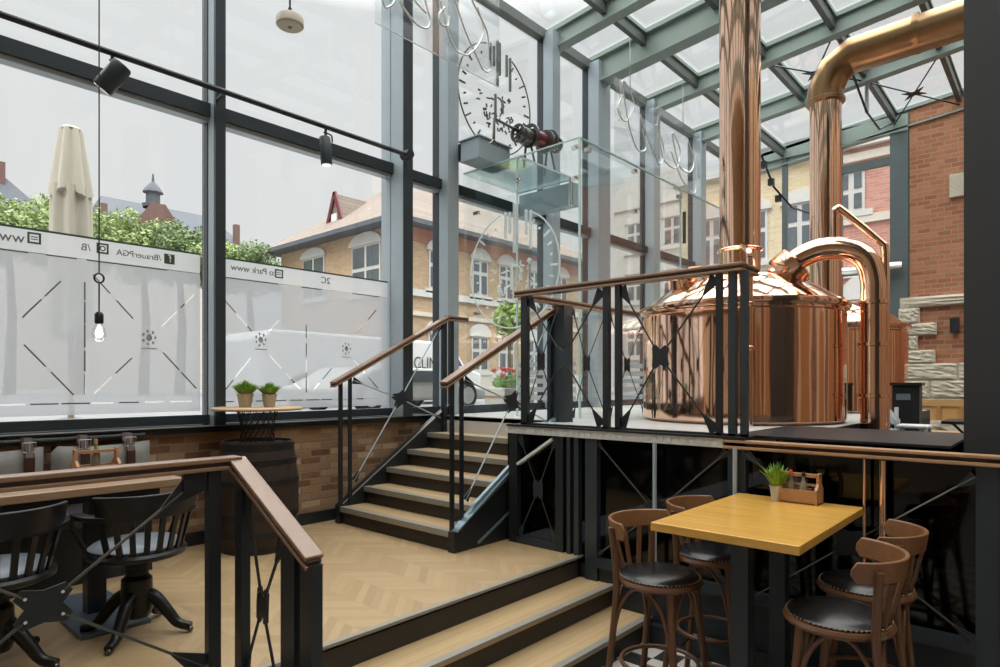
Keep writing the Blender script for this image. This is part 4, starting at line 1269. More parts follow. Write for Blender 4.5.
# plant and caddy on the oak table
def pot_plant(name, label, x, y, z, r, h, mat, n, leafh, wd, spread, leafm='grass', cat='potted plant'):
    t = thing(name, label, cat, (x, y, z))
    MB().lathe([(0, 0), (r * 0.72, 0), (r, h * 0.9), (r * 1.06, h * 0.92), (r * 1.06, h), (r * 0.95, h), (r * 0.9, h * 0.9), (0, h * 0.88)], (x, y, z), 24).build('pot', M[mat], t, smooth=40)
    m = MB()
    for k in range(n):
        a = random.uniform(0, 2 * PI)
        e = random.random() ** 0.7
        b = V((x + r * 0.6 * e * math.cos(a), y + r * 0.6 * e * math.sin(a), z + h * 0.88))
        L = leafh * random.uniform(0.7, 1.05)
        tp = b + V((spread * e * math.cos(a), spread * e * math.sin(a), L * (1 - 0.35 * e)))
        m.blade(b, tp, wd, 0.4)
    m.build('leaves', M[leafm], t)
    return t
pot_plant('potted_grass', 'spiky green plant in a zinc pot on the oak table', 3.63, 1.20, 1.07, 0.036, 0.085, 'zinc', 110, 0.155, 0.011, 0.085)
cd = thing('condiment_caddy', 'wooden condiment caddy with a row of holes beside the plant on the oak table', 'caddy', (3.66, 1.085, 1.07))
cy0, cy1 = 0.985, 1.19
B(3.61, 3.625, cy0, cy1, 1.072, 1.145).build('front_board', M['boxwoody'], cd)
B(3.705, 3.72, cy0, cy1, 1.072, 1.145).build('rear_board', M['boxwoody'], cd)
B(3.61, 3.72, cy0, cy1, 1.070, 1.078).build('bottom_board', M['boxwoody'], cd)
for y in (cy0, cy1 - 0.014):
    MB().prism([(3.605, y, 1.07), (3.725, y, 1.07), (3.725, y, 1.15), (3.69, y, 1.18), (3.69, y, 1.235), (3.64, y, 1.235), (3.64, y, 1.18), (3.605, y, 1.15)], (0, 0.014, 0)).build('end_board', M['boxwoody'], cd)
B(3.652, 3.678, cy0, cy1, 1.212, 1.230).build('handle_bar', M['boxwoody'], cd)
B(3.652, 3.678, cy0, cy1, 1.165, 1.175).build('handle_bar', M['boxwoody'], cd)
def bottle(x, y, z, r, h, mat, cap, label, cat='bottle', group=None):
    t = thing('bottle', label, cat, (x, y, z), group)
    MB().lathe([(0, 0), (r, 0), (r, h * 0.5), (r * 0.85, h * 0.6), (r * 0.4, h * 0.72), (r * 0.4, h * 0.86), (0, h * 0.86)], (x, y, z), 16).build('body', M[mat], t, smooth=40)
    MB().lathe([(0, 0), (r * 0.5, 0), (r * 0.45, h * 0.14), (0, h * 0.14)], (x, y, z + h * 0.86), 12).build('cap', M[cap], t, smooth=40)
bottle(3.665 - 0.02, 1.13, 1.079, 0.02, 0.165, 'oil', 'red', 'pale bottle with red cap in the caddy on the oak table')
bottle(3.665 - 0.02, 1.065, 1.079, 0.021, 0.160, 'oil', 'steel', 'pale bottle with dark cap in the caddy on the oak table')
bottle(3.690, 1.03, 1.079, 0.013, 0.09, 'ketchup', 'steel', 'small dark red bottle in the caddy on the oak table')

# ------------------------------------------------------------------ seating group on the left of the platform
lt = thing('dining_table', 'long brown topped table on flat steel feet behind the front railing', 'table', (0.3, 3.95, Z1))
B(-1.4, 1.42, 3.62, 4.30, Z1 + 0.705, Z1 + 0.745).build('table_top', M['ltable'], lt, bevel=0.004)
B(-1.3, 1.32, 3.70, 4.22, Z1 + 0.66, Z1 + 0.705).build('apron', M['steel'], lt)
for x in (1.08, -0.9):
    B(x - 0.045, x + 0.045, 3.92, 4.01, Z1 + 0.02, Z1 + 0.66).build('column', M['steel'], lt)
    B(x - 0.16, x + 0.16, 3.60, 4.36, Z1, Z1 + 0.02).build('foot_plate', M['plate'], lt)

def make_chair():
    t = thing('captain_chair', '', 'chair', (0, 0, 0), 'black captain chairs along the long table')
    # front = +Y ; seat height 0.44
    MB().lathe([(0, 0.395), (0.20, 0.395), (0.225, 0.405), (0.23, 0.425), (0.22, 0.438), (0, 0.438)], (0, 0, 0), 36).build('seat', M['blackwood'], t, smooth=40)
    MB().lathe([(0.205, 0.438), (0.21, 0.452), (0.19, 0.468), (0.12, 0.476), (0, 0.478)], (0, 0.01, 0), 36).build('seat_pad', M['greypad'], t, smooth=60)
    MB().arcband((0, 0, 0), 0.240, 210, 330, 0.620, 0.735, 0.022, 28, 0.0, 0.02).build('backrest', M['blackwood'], t, smooth=40, bevel=0.006)
    MB().arcband((0, 0.02, 0), 0.225, 165, 375, 0.615, 0.640, 0.055, 36, 0.05, 0.0).build('arm_bow', M['blackwood'], t, smooth=40, bevel=0.006)
    for k in range(8):
        a = math.radians(270 + (k - 3.5) * 15.5)
        MB().bar((0.205 * math.cos(a), 0.205 * math.sin(a), 0.43), (0.258 * math.cos(a), 0.258 * math.sin(a) + 0.01, 0.63), 0.026, 0.012, (math.cos(a), math.sin(a), 0)).build('spindle', M['blackwood'], t)
    for s in (-1, 1):
        MB().tube(arc_pts([(s * 0.19, 0.10, 0.43), (s * 0.225, 0.12, 0.50), (s * 0.255, 0.10, 0.58), (s * 0.255, 0.06, 0.62)], 5), 0.013, 8).build('arm_support', M['blackwood'], t, smooth=60)
    MB().lathe([(0, 0.39), (0.13, 0.39), (0.13, 0.375), (0.05, 0.36), (0.05, 0.30), (0.07, 0.28), (0.075, 0.13), (0.06, 0.09), (0, 0.09)], (0, 0, 0), 24).build('pedestal', M['blackwood'], t, smooth=40)
    m = MB()
    for k in range(6):
        m.lathe([(0.03, 0.355 - k * 0.012), (0.056, 0.352 - k * 0.012), (0.03, 0.347 - k * 0.012)], (0, 0, 0), 18)
    m.build('swivel_spring', M['gun'], t)
    for k in range(4):
        a = PI / 4 + PI / 2 * k
        dx, dy = math.cos(a), math.sin(a)
        P = [(0.03, 0.21), (0.09, 0.18), (0.15, 0.11), (0.20, 0.05), (0.265, 0.03)]
        MB().tube(arc_pts([(dx * r, dy * r, z) for r, z in P], 4), [0.036 - 0.015 * i / 16 for i in range(17)], 10).build('leg', M['blackwood'], t, smooth=60)
        MB().ball((dx * 0.26, dy * 0.26, 0.017), 0.016, n=10, m=6).build('caster', M['gun'], t)
    return t
c0_ = make_chair()
for i, (x, y, a, lab) in enumerate(((1.14, 3.50, 0.02, 'black captain chair with grey pad at the end of the long table, facing it'), (0.57, 3.50, 0.0, 'black captain chair with grey pad, cut by the left picture edge'),)):
    o = c0_ if i == 0 else copy_tree(c0_)
    o.location = (x, y, Z1)
    o.rotation_euler = (0, 0, a)
    o['label'] = lab

bn = thing('wall_bench', 'dark upholstered bench along the brick wall under the window', 'bench', (0.2, 4.8, Z1))
B(-1.6, 1.62, 4.55, 5.05, Z1 + 0.36, Z1 + 0.46).build('seat', M['bench'], bn, bevel=0.03)
B(-1.6, 1.60, 4.62, 5.03, Z1, Z1 + 0.36).build('base', M['steel'], bn)
MB().cyl((-1.6, 5.0, 1.345), (1.68, 5.0, 1.345), 0.016, 10).build('cushion_rail', M['steel'], bn)
for x in (-0.6, 0.70, 1.66):
    MB().cyl((x, 5.0, 1.345), (x, 5.10, 1.345), 0.012, 8).build('rail_bracket', M['steel'], bn)
def cushion(x, y, z, w_, d_, h_, tilt=0.0):
    m = MB()
    n, mm = 16, 8
    rows = []
    for j in range(mm + 1):
        v = -1 + 2 * j / mm
        row = []
        for i in range(n + 1):
            u = -1 + 2 * i / n
            th = d_ / 2 * max(0.0, (1 - abs(u) ** 4)) ** 0.5 * max(0.0, (1 - abs(v) ** 4)) ** 0.5
            pin = 1 - 0.06 * (1 - abs(u) ** 2) * (abs(v) > 0.6)
            row.append((u * w_ / 2, v * h_ / 2 * (1 - 0.10 * (1 - u * u) * (v > 0)), th))
        rows.append(row)
    for sg in (-1, 1):
        vv = [[m.bm.verts.new((x + p[0], y + sg * p[2] + tilt * p[1], z + p[1])) for p in row] for row in rows]
        for j in range(mm):
            for i in range(n):
                m.bm.faces.new((vv[j][i], vv[j][i + 1], vv[j + 1][i + 1], vv[j + 1][i]))
    bmesh.ops.remove_doubles(m.bm, verts=m.bm.verts, dist=0.0005)
    return m
for x0, x1, lab in ((-0.1, 0.46, 'grey back cushion farthest left on the wall bench'), (0.50, 1.06, 'grey back cushion behind the left chair on the wall bench'), (1.10, 1.70, 'grey back cushion at the open end of the wall bench')):
    c = thing('back_cushion', lab, 'cushion', ((x0 + x1) / 2, 4.96, 1.1), 'cushions strapped above the wall bench')
    cushion((x0 + x1) / 2, 4.96, 1.13, x1 - x0, 0.13, 0.36).build('pad', M['cushion'], c, smooth=70)
    for xs_ in ((x0 + 0.10, x1 - 0.09) if x1 < 1.1 else (1.275, 1.55)):
        MB().tube([(xs_, 4.93, 1.372), (xs_, 4.87, 1.25), (xs_, 4.875, 1.10)], 0.028, 8, flat=0.2).build('strap', M['strap'], c)
        MB().tube([(xs_, 4.985, 1.37), (xs_, 4.97, 1.34), (xs_, 4.945, 1.31)], 0.028, 8, flat=0.2).build('strap', M['strap'], c)
        m = MB()
        zc, yc, ww = 1.315, 4.885, 0.034
        m.tube([(xs_ - ww, yc, zc - 0.03), (xs_ + ww, yc, zc - 0.03), (xs_ + ww, yc - 0.005, zc + 0.03), (xs_ - ww, yc - 0.005, zc + 0.03)], 0.003, 6, True)
        m.cyl((xs_, yc - 0.004, zc - 0.03), (xs_, yc - 0.008, zc + 0.02), 0.003, 6)
        m.build('buckle', M['zinc'], c)
# caddy on the long table
t = thing('condiment_caddy', 'wooden carrying caddy on the long table in front of the bench cushions', 'caddy', (1.2, 4.15, 1.2))
bx0, bx1 = 1.02, 1.24
B(bx0, bx1, 4.06, 4.075, 1.205, 1.255).build('front_board', M['boxwood'], t)
B(bx0, bx1, 4.17, 4.185, 1.205, 1.255).build('rear_board', M['boxwood'], t)
B(bx0, bx1, 4.06, 4.185, 1.201, 1.210).build('bottom_board', M['boxwood'], t)
for x in (bx0, bx1 - 0.014):
    MB().prism([(x, 4.055, 1.201), (x, 4.19, 1.201), (x, 4.19, 1.26), (x, 4.145, 1.29), (x, 4.14, 1.35), (x, 4.10, 1.35), (x, 4.095, 1.29), (x, 4.055, 1.26)], (0.014, 0, 0)).build('end_board', M['boxwood'], t)
B(bx0, bx1, 4.11, 4.13, 1.325, 1.342).build('handle_bar', M['boxwood'], t)
bottle(1.135, 4.145, 1.211, 0.022, 0.19, 'oil', 'boxwood', 'small pale bottle standing in the caddy on the long table')

# barrel with disc table and pots
bc = (2.37, 4.66)
br = thing('oak_barrel', 'dark oak barrel with black hoops against the brick wall', 'barrel', (*bc, Z1))
prof = []
for k in range(15):
    a = k / 14
    prof.append((0.258 + 0.045 * math.sin(PI * a), Z1 + 0.002 + 0.825 * a))
MB().lathe([(0, Z1)] + [(0.258, Z1)] + prof + [(0.244, 1.283), (0.24, 1.262), (0, 1.262)], (*bc, 0), 48).build('staves', M['barrel'], br, smooth=40)
for a, h_ in ((0.03, 0.05), (0.17, 0.04), (0.34, 0.04), (0.64, 0.04), (0.82, 0.04), (0.955, 0.055)):
    z = Z1 + 0.825 * a
    rr_ = 0.258 + 0.045 * math.sin(PI * a)
    MB().lathe([(rr_ - 0.004, z - h_ / 2), (rr_ + 0.007, z - h_ / 2), (rr_ + 0.007, z + h_ / 2), (rr_ - 0.004, z + h_ / 2)], (*bc, 0), 48).build('hoop', M['hoop'], br, smooth=40)
tt = thing('side_table', 'round pale wooden disc on a wire basket standing on the barrel', 'table', (*bc, 1.263))
MB().lathe([(0, 1.515), (0.325, 1.515), (0.335, 1.522), (0.335, 1.532), (0.325, 1.538), (0, 1.538)], (*bc, 0), 48).build('table_top', M['disc'], tt, smooth=40)
m = MB()
for k in range(18):
    a, a2 = 2 * PI * k / 18, 2 * PI * (k + 3) / 18
    for q in (a2, 2 * PI * (k - 3) / 18):
        m.cyl((bc[0] + 0.13 * math.cos(a), bc[1] + 0.13 * math.sin(a), 1.266), (bc[0] + 0.15 * math.cos(q), bc[1] + 0.15 * math.sin(q), 1.514), 0.003, 5)
m.tube([(bc[0] + 0.13 * math.cos(2 * PI * k / 24), bc[1] + 0.13 * math.sin(2 * PI * k / 24), 1.267) for k in range(24)], 0.005, 6, True)
m.tube([(bc[0] + 0.15 * math.cos(2 * PI * k / 24), bc[1] + 0.15 * math.sin(2 * PI * k / 24), 1.511) for k in range(24)], 0.005, 6, True)
m.build('wire_base', M['steel'], tt)
pot_plant('potted_herb', 'left of the two tufted green plants in tan pots on the barrel table', 2.29, 4.70, 1.538, 0.060, 0.105, 'potgold', 420, 0.125, 0.010, 0.095)
pot_plant('potted_herb', 'right of the two tufted green plants in tan pots on the barrel table', 2.44, 4.61, 1.538, 0.056, 0.100, 'potgold', 380, 0.115, 0.010, 0.085)

# ------------------------------------------------------------------ lamps
bl = thing('pendant_bulb', 'bare clear bulb hanging on a black looped cord before the frosted window', 'lamp', (0.95, 3.42, 1.92))
bx, by = 0.952, 3.426
MB().lathe([(0, 1.918), (0.018, 1.922), (0.031, 1.945), (0.033, 1.962), (0.026, 1.985), (0.015, 2.005), (0.013, 2.02)], (bx, by, 0), 24).build('glass_bulb', M['bulbglass'], bl, smooth=60)
MB().lathe([(0, 1.935), (0.012, 1.94), (0.018, 1.955), (0.014, 1.975), (0.005, 2.0), (0, 2.0)], (bx, by, 0), 16).build('filament', M['bulb'], bl, smooth=60)
MB().lathe([(0, 2.06), (0.012, 2.06), (0.019, 2.05), (0.019, 2.012), (0.016, 2.005), (0, 2.005)], (bx, by, 0), 20).build('socket', M['steel'], bl, smooth=40)
MB().tube([(bx, by, 2.06), (bx, by, 2.20)], 0.0035, 6).build('cord', M['steel'], bl)
MB().tube([(bx + 0.02 * math.sin(2 * PI * k / 20), by, 2.222 + 0.022 * math.cos(2 * PI * k / 20)) for k in range(20)], 0.0045, 6, True).build('cord_knot', M['steel'], bl)
MB().tube([(bx, by, 2.243), (bx, by, roof_z(by))], 0.0030, 6).build('cord', M['steel'], bl)
t = thing('pendant_lamp', 'small beige drum pendant on a thin rod high before the window', 'lamp', (2.34, 4.12, 4.3))
MB().lathe([(0, 4.265), (0.03, 4.265), (0.085, 4.268), (0.095, 4.278), (0.095, 4.325), (0.088, 4.34), (0.03, 4.345), (0, 4.345)], (2.34, 4.126, 0), 32).build('drum', M['pend'], t, smooth=40)
MB().lathe([(0, 4.258), (0.014, 4.258), (0.014, 4.268), (0, 4.268)], (2.34, 4.126, 0), 12).build('sensor', M['gun'], t)
MB().cyl((2.34, 4.126, 4.345), (2.34, 4.126, roof_z(4.126)), 0.007, 8).build('rod', M['steel'], t)
MB().cyl((2.34, 4.126, 4.345), (2.34, 4.126, 4.40), 0.014, 8).build('stem', M['steel'], t)
tk = thing('light_track', 'long black lighting track on stubs in front of the window transom', 'lighting track', (1.5, 4.86, 4.0))
MB().cyl((-1.5, 4.86, 3.985), (4.02, 4.86, 3.985), 0.022, 10).build('rail', M['steel'], tk)
for x in (0.45, 2.21):
    MB().cyl((x, 4.86, 3.985), (x, 5.0, 3.97), 0.012, 8).build('stub', M['gun'], tk)
MB().cyl((4.02, 4.80, 3.985), (4.02, 4.92, 3.985), 0.045, 12).build('end_cap', M['steel'], tk)
def track_spot(x, ang, label, rr=0.052, hl=0.10, zc=3.83):
    t = thing('track_spotlight', label, 'spotlight', (x, 4.86, 3.95))
    MB().tube([(x, 4.86, 3.965), (x, 4.86, 3.90)], 0.012, 8).build('stem', M['steel'], t)
    c = V((x, 4.86, zc))
    dv = V(ang).normalized()
    MB().tube([c - dv * hl, c - dv * (hl - 0.015), c + dv * (hl - 0.01), c + dv * hl], [rr * 0.88, rr, rr, rr * 0.93], 20).build('housing', M['dframe'], t, smooth=40)
    MB().tube([c + dv * (hl - 0.006), c + dv * (hl + 0.003)], rr * 0.85, 20).build('lens', M['chrome'], t)
    MB().tube(arc_pts([(x - 0.02, 4.86, 3.93), (x + 0.05, 4.85, 3.92), (x + 0.06, 4.85, 3.86)], 5), 0.007, 6).build('cable_loop', M['steel'], t)
track_spot(1.43, (-0.45, 0.35, -0.75), 'tilted black spotlight on the track nearer the left picture edge', 0.066, 0.11, 3.82)
track_spot(3.10, (0.02, -0.1, -1.0), 'upright black spotlight on the track near the slate column', 0.05, 0.125, 3.77)

# ------------------------------------------------------------------ street outside
st(B(-40, 90, 5.3, 120, 1.0, 1.28).build('street', M['asphalt']), 'pale street paving outside the window wall', 'street')
st(B(13.9, 90, -60, 5.3, 1.0, 1.28).build('yard_paving', M['asphalt']), 'pale paving outside the far gable', 'street')
st(B(-6, 4.0, 5.32, 5.9, 1.28, 1.44).build('trim_5', M['ledge']), 'pale stone ledge outside under the frosted windows', 'ledge')
# umbrella
um = thing('patio_umbrella', 'closed ivory parasol tied up outside the left window', 'umbrella', (1.81, 7.40, 1.28))
def fold(z0, z1, r0, r1, ph, n=40, steps=8, amp=0.16, lobes=8):
    m = MB()
    rings = []
    for j in range(steps + 1):
        t_ = j / steps
        r = r0 + (r1 - r0) * t_
        z = z0 + (z1 - z0) * t_
        rings.append([m.bm.verts.new((1.81 + r * (1 + amp * math.cos(lobes * a + ph)) * math.cos(a), 7.40 + r * (1 + amp * math.cos(lobes * a + ph)) * math.sin(a), z + 0.03 * math.sin(3 * a + ph) * (1 - t_))) for a in [2 * PI * k / n for k in range(n)]])
    for a, b in zip(rings, rings[1:]):
        for k in range(n):
            m.bm.faces.new((a[k], a[(k + 1) % n], b[(k + 1) % n], b[k]))
    m.bm.faces.new(rings[0][::-1])
    m.bm.faces.new(rings[-1])
    return m
fold(2.2, 3.68, 0.175, 0.155, 0.4, n=72, amp=0.17, lobes=7).build('lower_folds', M['canvas'], um, smooth=80)
fold(3.60, 4.26, 0.165, 0.085, 1.3, n=72, amp=0.2, lobes=6).build('upper_folds', M['canvas'], um, smooth=80)
MB().lathe([(0, 4.285), (0.07, 4.28), (0.085, 4.262), (0.08, 4.25), (0, 4.25)], (1.81, 7.40, 0), 20).build('top_cap', M['pend'], um, smooth=50)
MB().cyl((1.81, 7.40, 1.28), (1.81, 7.40, 2.3), 0.03, 12).build('pole', M['disc'], um)
MB().lathe([(0, 1.28), (0.28, 1.28), (0.28, 1.34), (0.05, 1.38), (0, 1.38)], (1.81, 7.40, 0), 24).build('foot', M['plate'], um)

# yellow brick corner house
hx, hy, he, hg = 13.33, 16.58, 7.06, 1.28
hs = thing('corner_house', 'yellow brick house with hipped tile roof across the street', 'building', (hx, hy, hg))
B(hx, hx + 0.4, hy, 24.2, hg, he).build('side_wall', M['yely'], hs)
B(hx + 0.4, 24.1, hy, hy + 0.4, hg, he).build('front_wall', M['yelx'], hs)
B(24.1, 24.5, hy, 24.2, hg, he).build('side_wall', M['yely'], hs)
MB().prism([(hx - 0.6, hy - 0.6, he), (24.9, hy - 0.6, he), (24.9, 24.75, he), (hx - 0.6, 24.75, he)], (0, 0, 0.16)).build('eaves', M['slate'], hs)
m = MB()
e = 0.6
a_, b_, c_, d_ = (hx - e, hy - e, he + 0.16), (24.9, hy - e, he + 0.16), (24.9, 24.75, he + 0.16), (hx - e, 24.75, he + 0.16)
r1, r2 = (hx + 4.4, hy + 4.2, he + 3.6), (20.5, hy + 4.2, he + 3.6)
for f in ((a_, b_, r2, r1), (b_, c_, r2), (c_, d_, r1, r2), (d_, a_, r1)):
    m.face(f)
m.build('roof', M['rooftile'], hs)
m = MB()
m.prism([(hx + 0.7, 20.7, he + 0.7), (hx + 0.7, 21.9, he + 0.7), (hx + 0.7, 21.3, he + 2.1)], (2.6, 0, 0))
m.build('dormer', M['rooftile'], hs)
for ya, yb in ((20.7, 21.3), (21.9, 21.3)):
    MB().bar((hx + 0.66, ya, he + 0.7), (hx + 0.66, yb, he + 2.15), 0.08, 0.16).build('dormer_bargeboard', M['maroon'], hs)
B(hx + 0.62, hx + 0.68, 21.12, 21.48, he + 0.85, he + 1.3).build('dormer_window', M['white'], hs)
B(hx + 3.2, hx + 3.9, 21.6, 22.3, he + 2.6, he + 3.9).build('chimney', M['stucco'], hs)
MB().box(hx - 0.03, 24.5, hy - 0.05, hy, 6.6, 7.06).build('terracotta_frieze', M['terra'], hs)
MB().box(hx - 0.06, 24.5, hy - 0.10, hy, 4.72, 4.95).build('string_course', M['stucco'], hs)
MB().box(hx - 0.06, 24.5, hy - 0.08, hy, 4.05, 4.2).build('string_course', M['palestone'], hs)
MB().box(hx - 0.05, 24.5, hy - 0.06, hy, hg, 2.1).build('plinth', M['palestone'], hs)
def arch_window(parent, P, u0, u1, z0, z1, rise, split, mull, surround=0.14):
    """P(u, z, d): point on the facade, d outwards"""
    n = 10
    uc, hw = (u0 + u1) / 2, abs(u1 - u0) / 2
    arc = [(uc + (hw + surround) * math.cos(PI * (1 - k / n)), z1 + (rise + surround) * math.sin(PI * k / n)) for k in range(n + 1)]
    dv = V(P(0, 0, 0.1)) - V(P(0, 0, 0))
    MB().prism([P(u, z, 0) for u, z in arc], dv).build('arch_lintel', M['stucco'], parent)
    MB().prism([P(u, z, 0) for u, z in ((u0 - 0.2 * (1 if u1 > u0 else -1), z0 - 0.16), (u1 + 0.2 * (1 if u1 > u0 else -1), z0 - 0.16), (u1 + 0.2 * (1 if u1 > u0 else -1), z0), (u0 - 0.2 * (1 if u1 > u0 else -1), z0))], dv).build('window_sill', M['stucco'], parent)
    fr = MB()
    fr.prism([P(u, z, 0) for u, z in ((u0, z0), (u1, z0), (u1, z1), (u0, z1))], dv * 0.4)
    f = fr.build('window', M['stucco'] if not split else M['stucco'], parent)
    us = [u0 + (u1 - u0) * k / mull for k in range(mull + 1)]
    zs = [z0, z1] if not split else [z0, z0 + (z1 - z0) * split, z1]
    g = MB()
    gap = 0.07
    sgn = 1 if u1 > u0 else -1
    for ua, ub in zip(us, us[1:]):
        for za, zb in zip(zs, zs[1:]):
            g.prism([P(u, z, 0.03) for u, z in ((ua + gap * sgn, za + gap), (ub - gap * sgn, za + gap), (ub - gap * sgn, zb - gap), (ua + gap * sgn, zb - gap))], dv * 0.3)
    g.build('pane', M['pane'], f)
PX = lambda u, z, d: (hx - d, u, z)
PYf = lambda u, z, d: (u, hy - d, z)
arch_window(hs, PX, 20.95, 22.45, 5.0, 6.6, 0.22, None, 2)
arch_window(hs, PX, 17.5, 19.15, 4.9, 6.6, 0.30, 0.5, 2)
for xc in (15.1, 17.25, 18.75, 20.5, 22.4):
    arch_window(hs, PYf, xc - 0.42, xc + 0.42, 5.05, 6.4, 0.30, 0.62, 2)
    arch_window(hs, PYf, xc - 0.45, xc + 0.45, 2.2, 3.5, 0.34, 0.6, 2)
MB().cyl((15.8, hy - 0.1, 1.3), (15.8, hy - 0.1, 7.3), 0.05, 8).build('downpipe', M['plate'], hs)

# pale arched building beyond and gable side neighbours
b2 = thing('pale_building', 'tall pale building with round gable farther down the street', 'building', (28, 13, hg))
B(26.5, 27.5, 12.2, 16.4, hg, 10.0).build('wall', M['stucco'], b2)
MB().prism([(26.4, 14.3 + 2.1 * math.cos(PI * k / 12), 10.0 + 2.0 * math.sin(PI * k / 12)) for k in range(13)], (0.8, 0, 0)).build('round_gable', M['stucco'], b2)
B(26.5, 40.0, 12.0, 12.3, hg, 7.5).build('wall', M['palestone'], b2)
PB = lambda u, z, d: (26.5 - d, u, z)
for yc in (13.3, 15.2):
    for z0 in (3.0, 5.6, 8.0):
        arch_window(b2, PB, yc - 0.45, yc + 0.45, z0, z0 + 1.3, 0.3, 0.6, 2)
b3 = thing('cream_building', 'cream brick house beyond the far gable glazing', 'building', (19.2, 7, hg))
B(19.2, 20.0, 4.9, 9.4, hg, 8.1).build('wall', M['creamy'], b3)
B(19.1, 19.2, 4.9, 9.4, 4.4, 4.75).build('string_course', M['stucco'], b3)
PC = lambda u, z, d: (19.2 - d, u, z)
for yc in (5.7, 7.0, 8.3):
    for z0 in (2.0, 5.4):
        arch_window(b3, PC, yc - 0.4, yc + 0.4, z0, z0 + 1.5, 0.25, 0.6, 2)
B(19.0, 20.2, 4.82, 9.6, 8.1, 8.3).build('cornice', M['stucco'], b3)
b4 = thing('red_building', 'rose red brick house with pale bands beyond the far gable glazing', 'building', (19.2, 3, hg))
B(19.2, 20.0, 0.5, 4.78, hg, 8.1).build('wall', M['rosy'], b4)
for z in (4.6, 6.05, 7.75):
    B(19.12, 19.2, 0.5, 4.88, z, z + 0.22).build('string_course', M['palestone'], b4)
PD = lambda u, z, d: (19.2 - d, u, z)
arch_window(b4, PD, 4.05, 4.7, 6.4, 7.5, 0.02, 0.5, 2, 0.06)
arch_window(b4, PD, 3.6, 4.5, 2.6, 4.0, 0.55, 0.6, 2)
arch_window(b4, PD, 2.0, 2.8, 2.6, 4.0, 0.5, 0.6, 2)
B(19.0, 20.2, 0.5, 4.78, 8.1, 8.3).build('cornice', M['palestone'], b4)

# distant buildings on the skyline
tb = thing('tower_house', 'distant brick house with slate roofs and a small lantern tower on the skyline', 'building', (22.3, 64.9, hg))
B(17.5, 29.5, 62, 70, hg, 15.5).build('wall', M['palestone'], tb)
m = MB()
for f in (((17, 61.5, 15.5), (30, 61.5, 15.5), (28.5, 66, 19.0), (18.5, 66, 19.0)), ((30, 61.5, 15.5), (30, 70.5, 15.5), (28.5, 66, 19.0)), ((17, 70.5, 15.5), (17, 61.5, 15.5), (18.5, 66, 19.0)), ((30, 70.5, 15.5), (17, 70.5, 15.5), (18.5, 66, 19.0), (28.5, 66, 19.0))):
    m.face(f)
m.build('roof', M['slate'], tb)
MB().prism([(19.6, 62.3, 15.4), (23.9, 60.8, 15.4), (22.35, 61.3, 18.1), (21.25, 61.7, 18.1)], (0.8, 3.0, 0)).build('gable', M['farbrick'], tb)
MB().lathe([(0.9, 17.9), (0.95, 18.2), (0.62, 18.3), (0.62, 19.2), (0.9, 19.3), (0.72, 19.6), (0.40, 20.0), (0.13, 20.3), (0.08, 21.0), (0, 21.1)], (21.75, 62.6, 0), 8).build('lantern_tower', M['slate'], tb)
for x, y in ((17.9, 63.2), (26.6, 62.2), (29.2, 61.8)):
    B(x - 0.25, x + 0.25, y - 0.25, y + 0.25, 15.5, 17.6).build('chimney', M['farbrick'], tb)
lb = thing('slate_house', 'distant house with steep slate roof at the left edge of the skyline', 'building', (12, 72, hg))
B(4, 17, 71, 78, hg, 16).build('wall', M['palestone'], lb)
MB().prism([(3.5, 70.5, 16.0), (17.3, 70.5, 16.0), (15.0, 74, 18.6), (12.3, 74.0, 21.5), (5.0, 74.0, 22.5)], (0, 4, 0)).build('roof', M['slate'], lb)
B(12.0, 12.7, 73, 74.5, 20.0, 22.2).build('chimney', M['farbrick'], lb)

# trees behind the street
def tree(x, y, z, s, mat, label):
    t = thing('street_tree', label, 'tree', (x, y, hg), 'trees across the street')
    MB().tube([(x, y, hg), (x + 0.1, y, hg + (z - hg) * 0.5), (x, y + 0.1, z)], [0.22, 0.16, 0.08], 8).build('trunk', M['bark'], t)
    m = MB()
    rnd = random.Random(int(x * 10 + y))
    for k in range(16):
        a = rnd.uniform(0, 2 * PI)
        e = rnd.uniform(0.1, 1.0)
        c = (x + s * 1.05 * e * math.cos(a), y + s * 0.7 * e * math.sin(a), z + s * rnd.uniform(-0.5, 0.72) * (1 - 0.3 * e))
        q = s * rnd.uniform(0.26, 0.42)
        m.leaves(c, (q, q, q * 0.85), 420, 0.075 * s / 1.8)
    m.leaves((x, y, z), (s * 0.8, s * 0.6, s * 0.6), 1400, 0.085 * s / 1.8, 0.2)
    m.build('crown', M[mat], t)
for x, y, z, s, mt, lab in ((5.6, 31.5, 7.7, 2.0, 'leafl', 'street tree left of the closed parasol'), (7.6, 30.0, 7.4, 2.2, 'leafl', 'street tree just behind the closed parasol'),
                            (9.2, 27.5, 7.0, 1.9, 'leafl', 'street tree just right of the closed parasol'), (10.2, 26.5, 6.9, 1.8, 'leafd', 'street tree below the lantern tower'),
                            (11.5, 26.0, 6.7, 1.7, 'leafl', 'street tree left of the slim mullion'), (12.6, 25.5, 6.3, 1.6, 'leafd', 'street tree next to the yellow house')):
    tree(x, y, z, s, mt, lab)

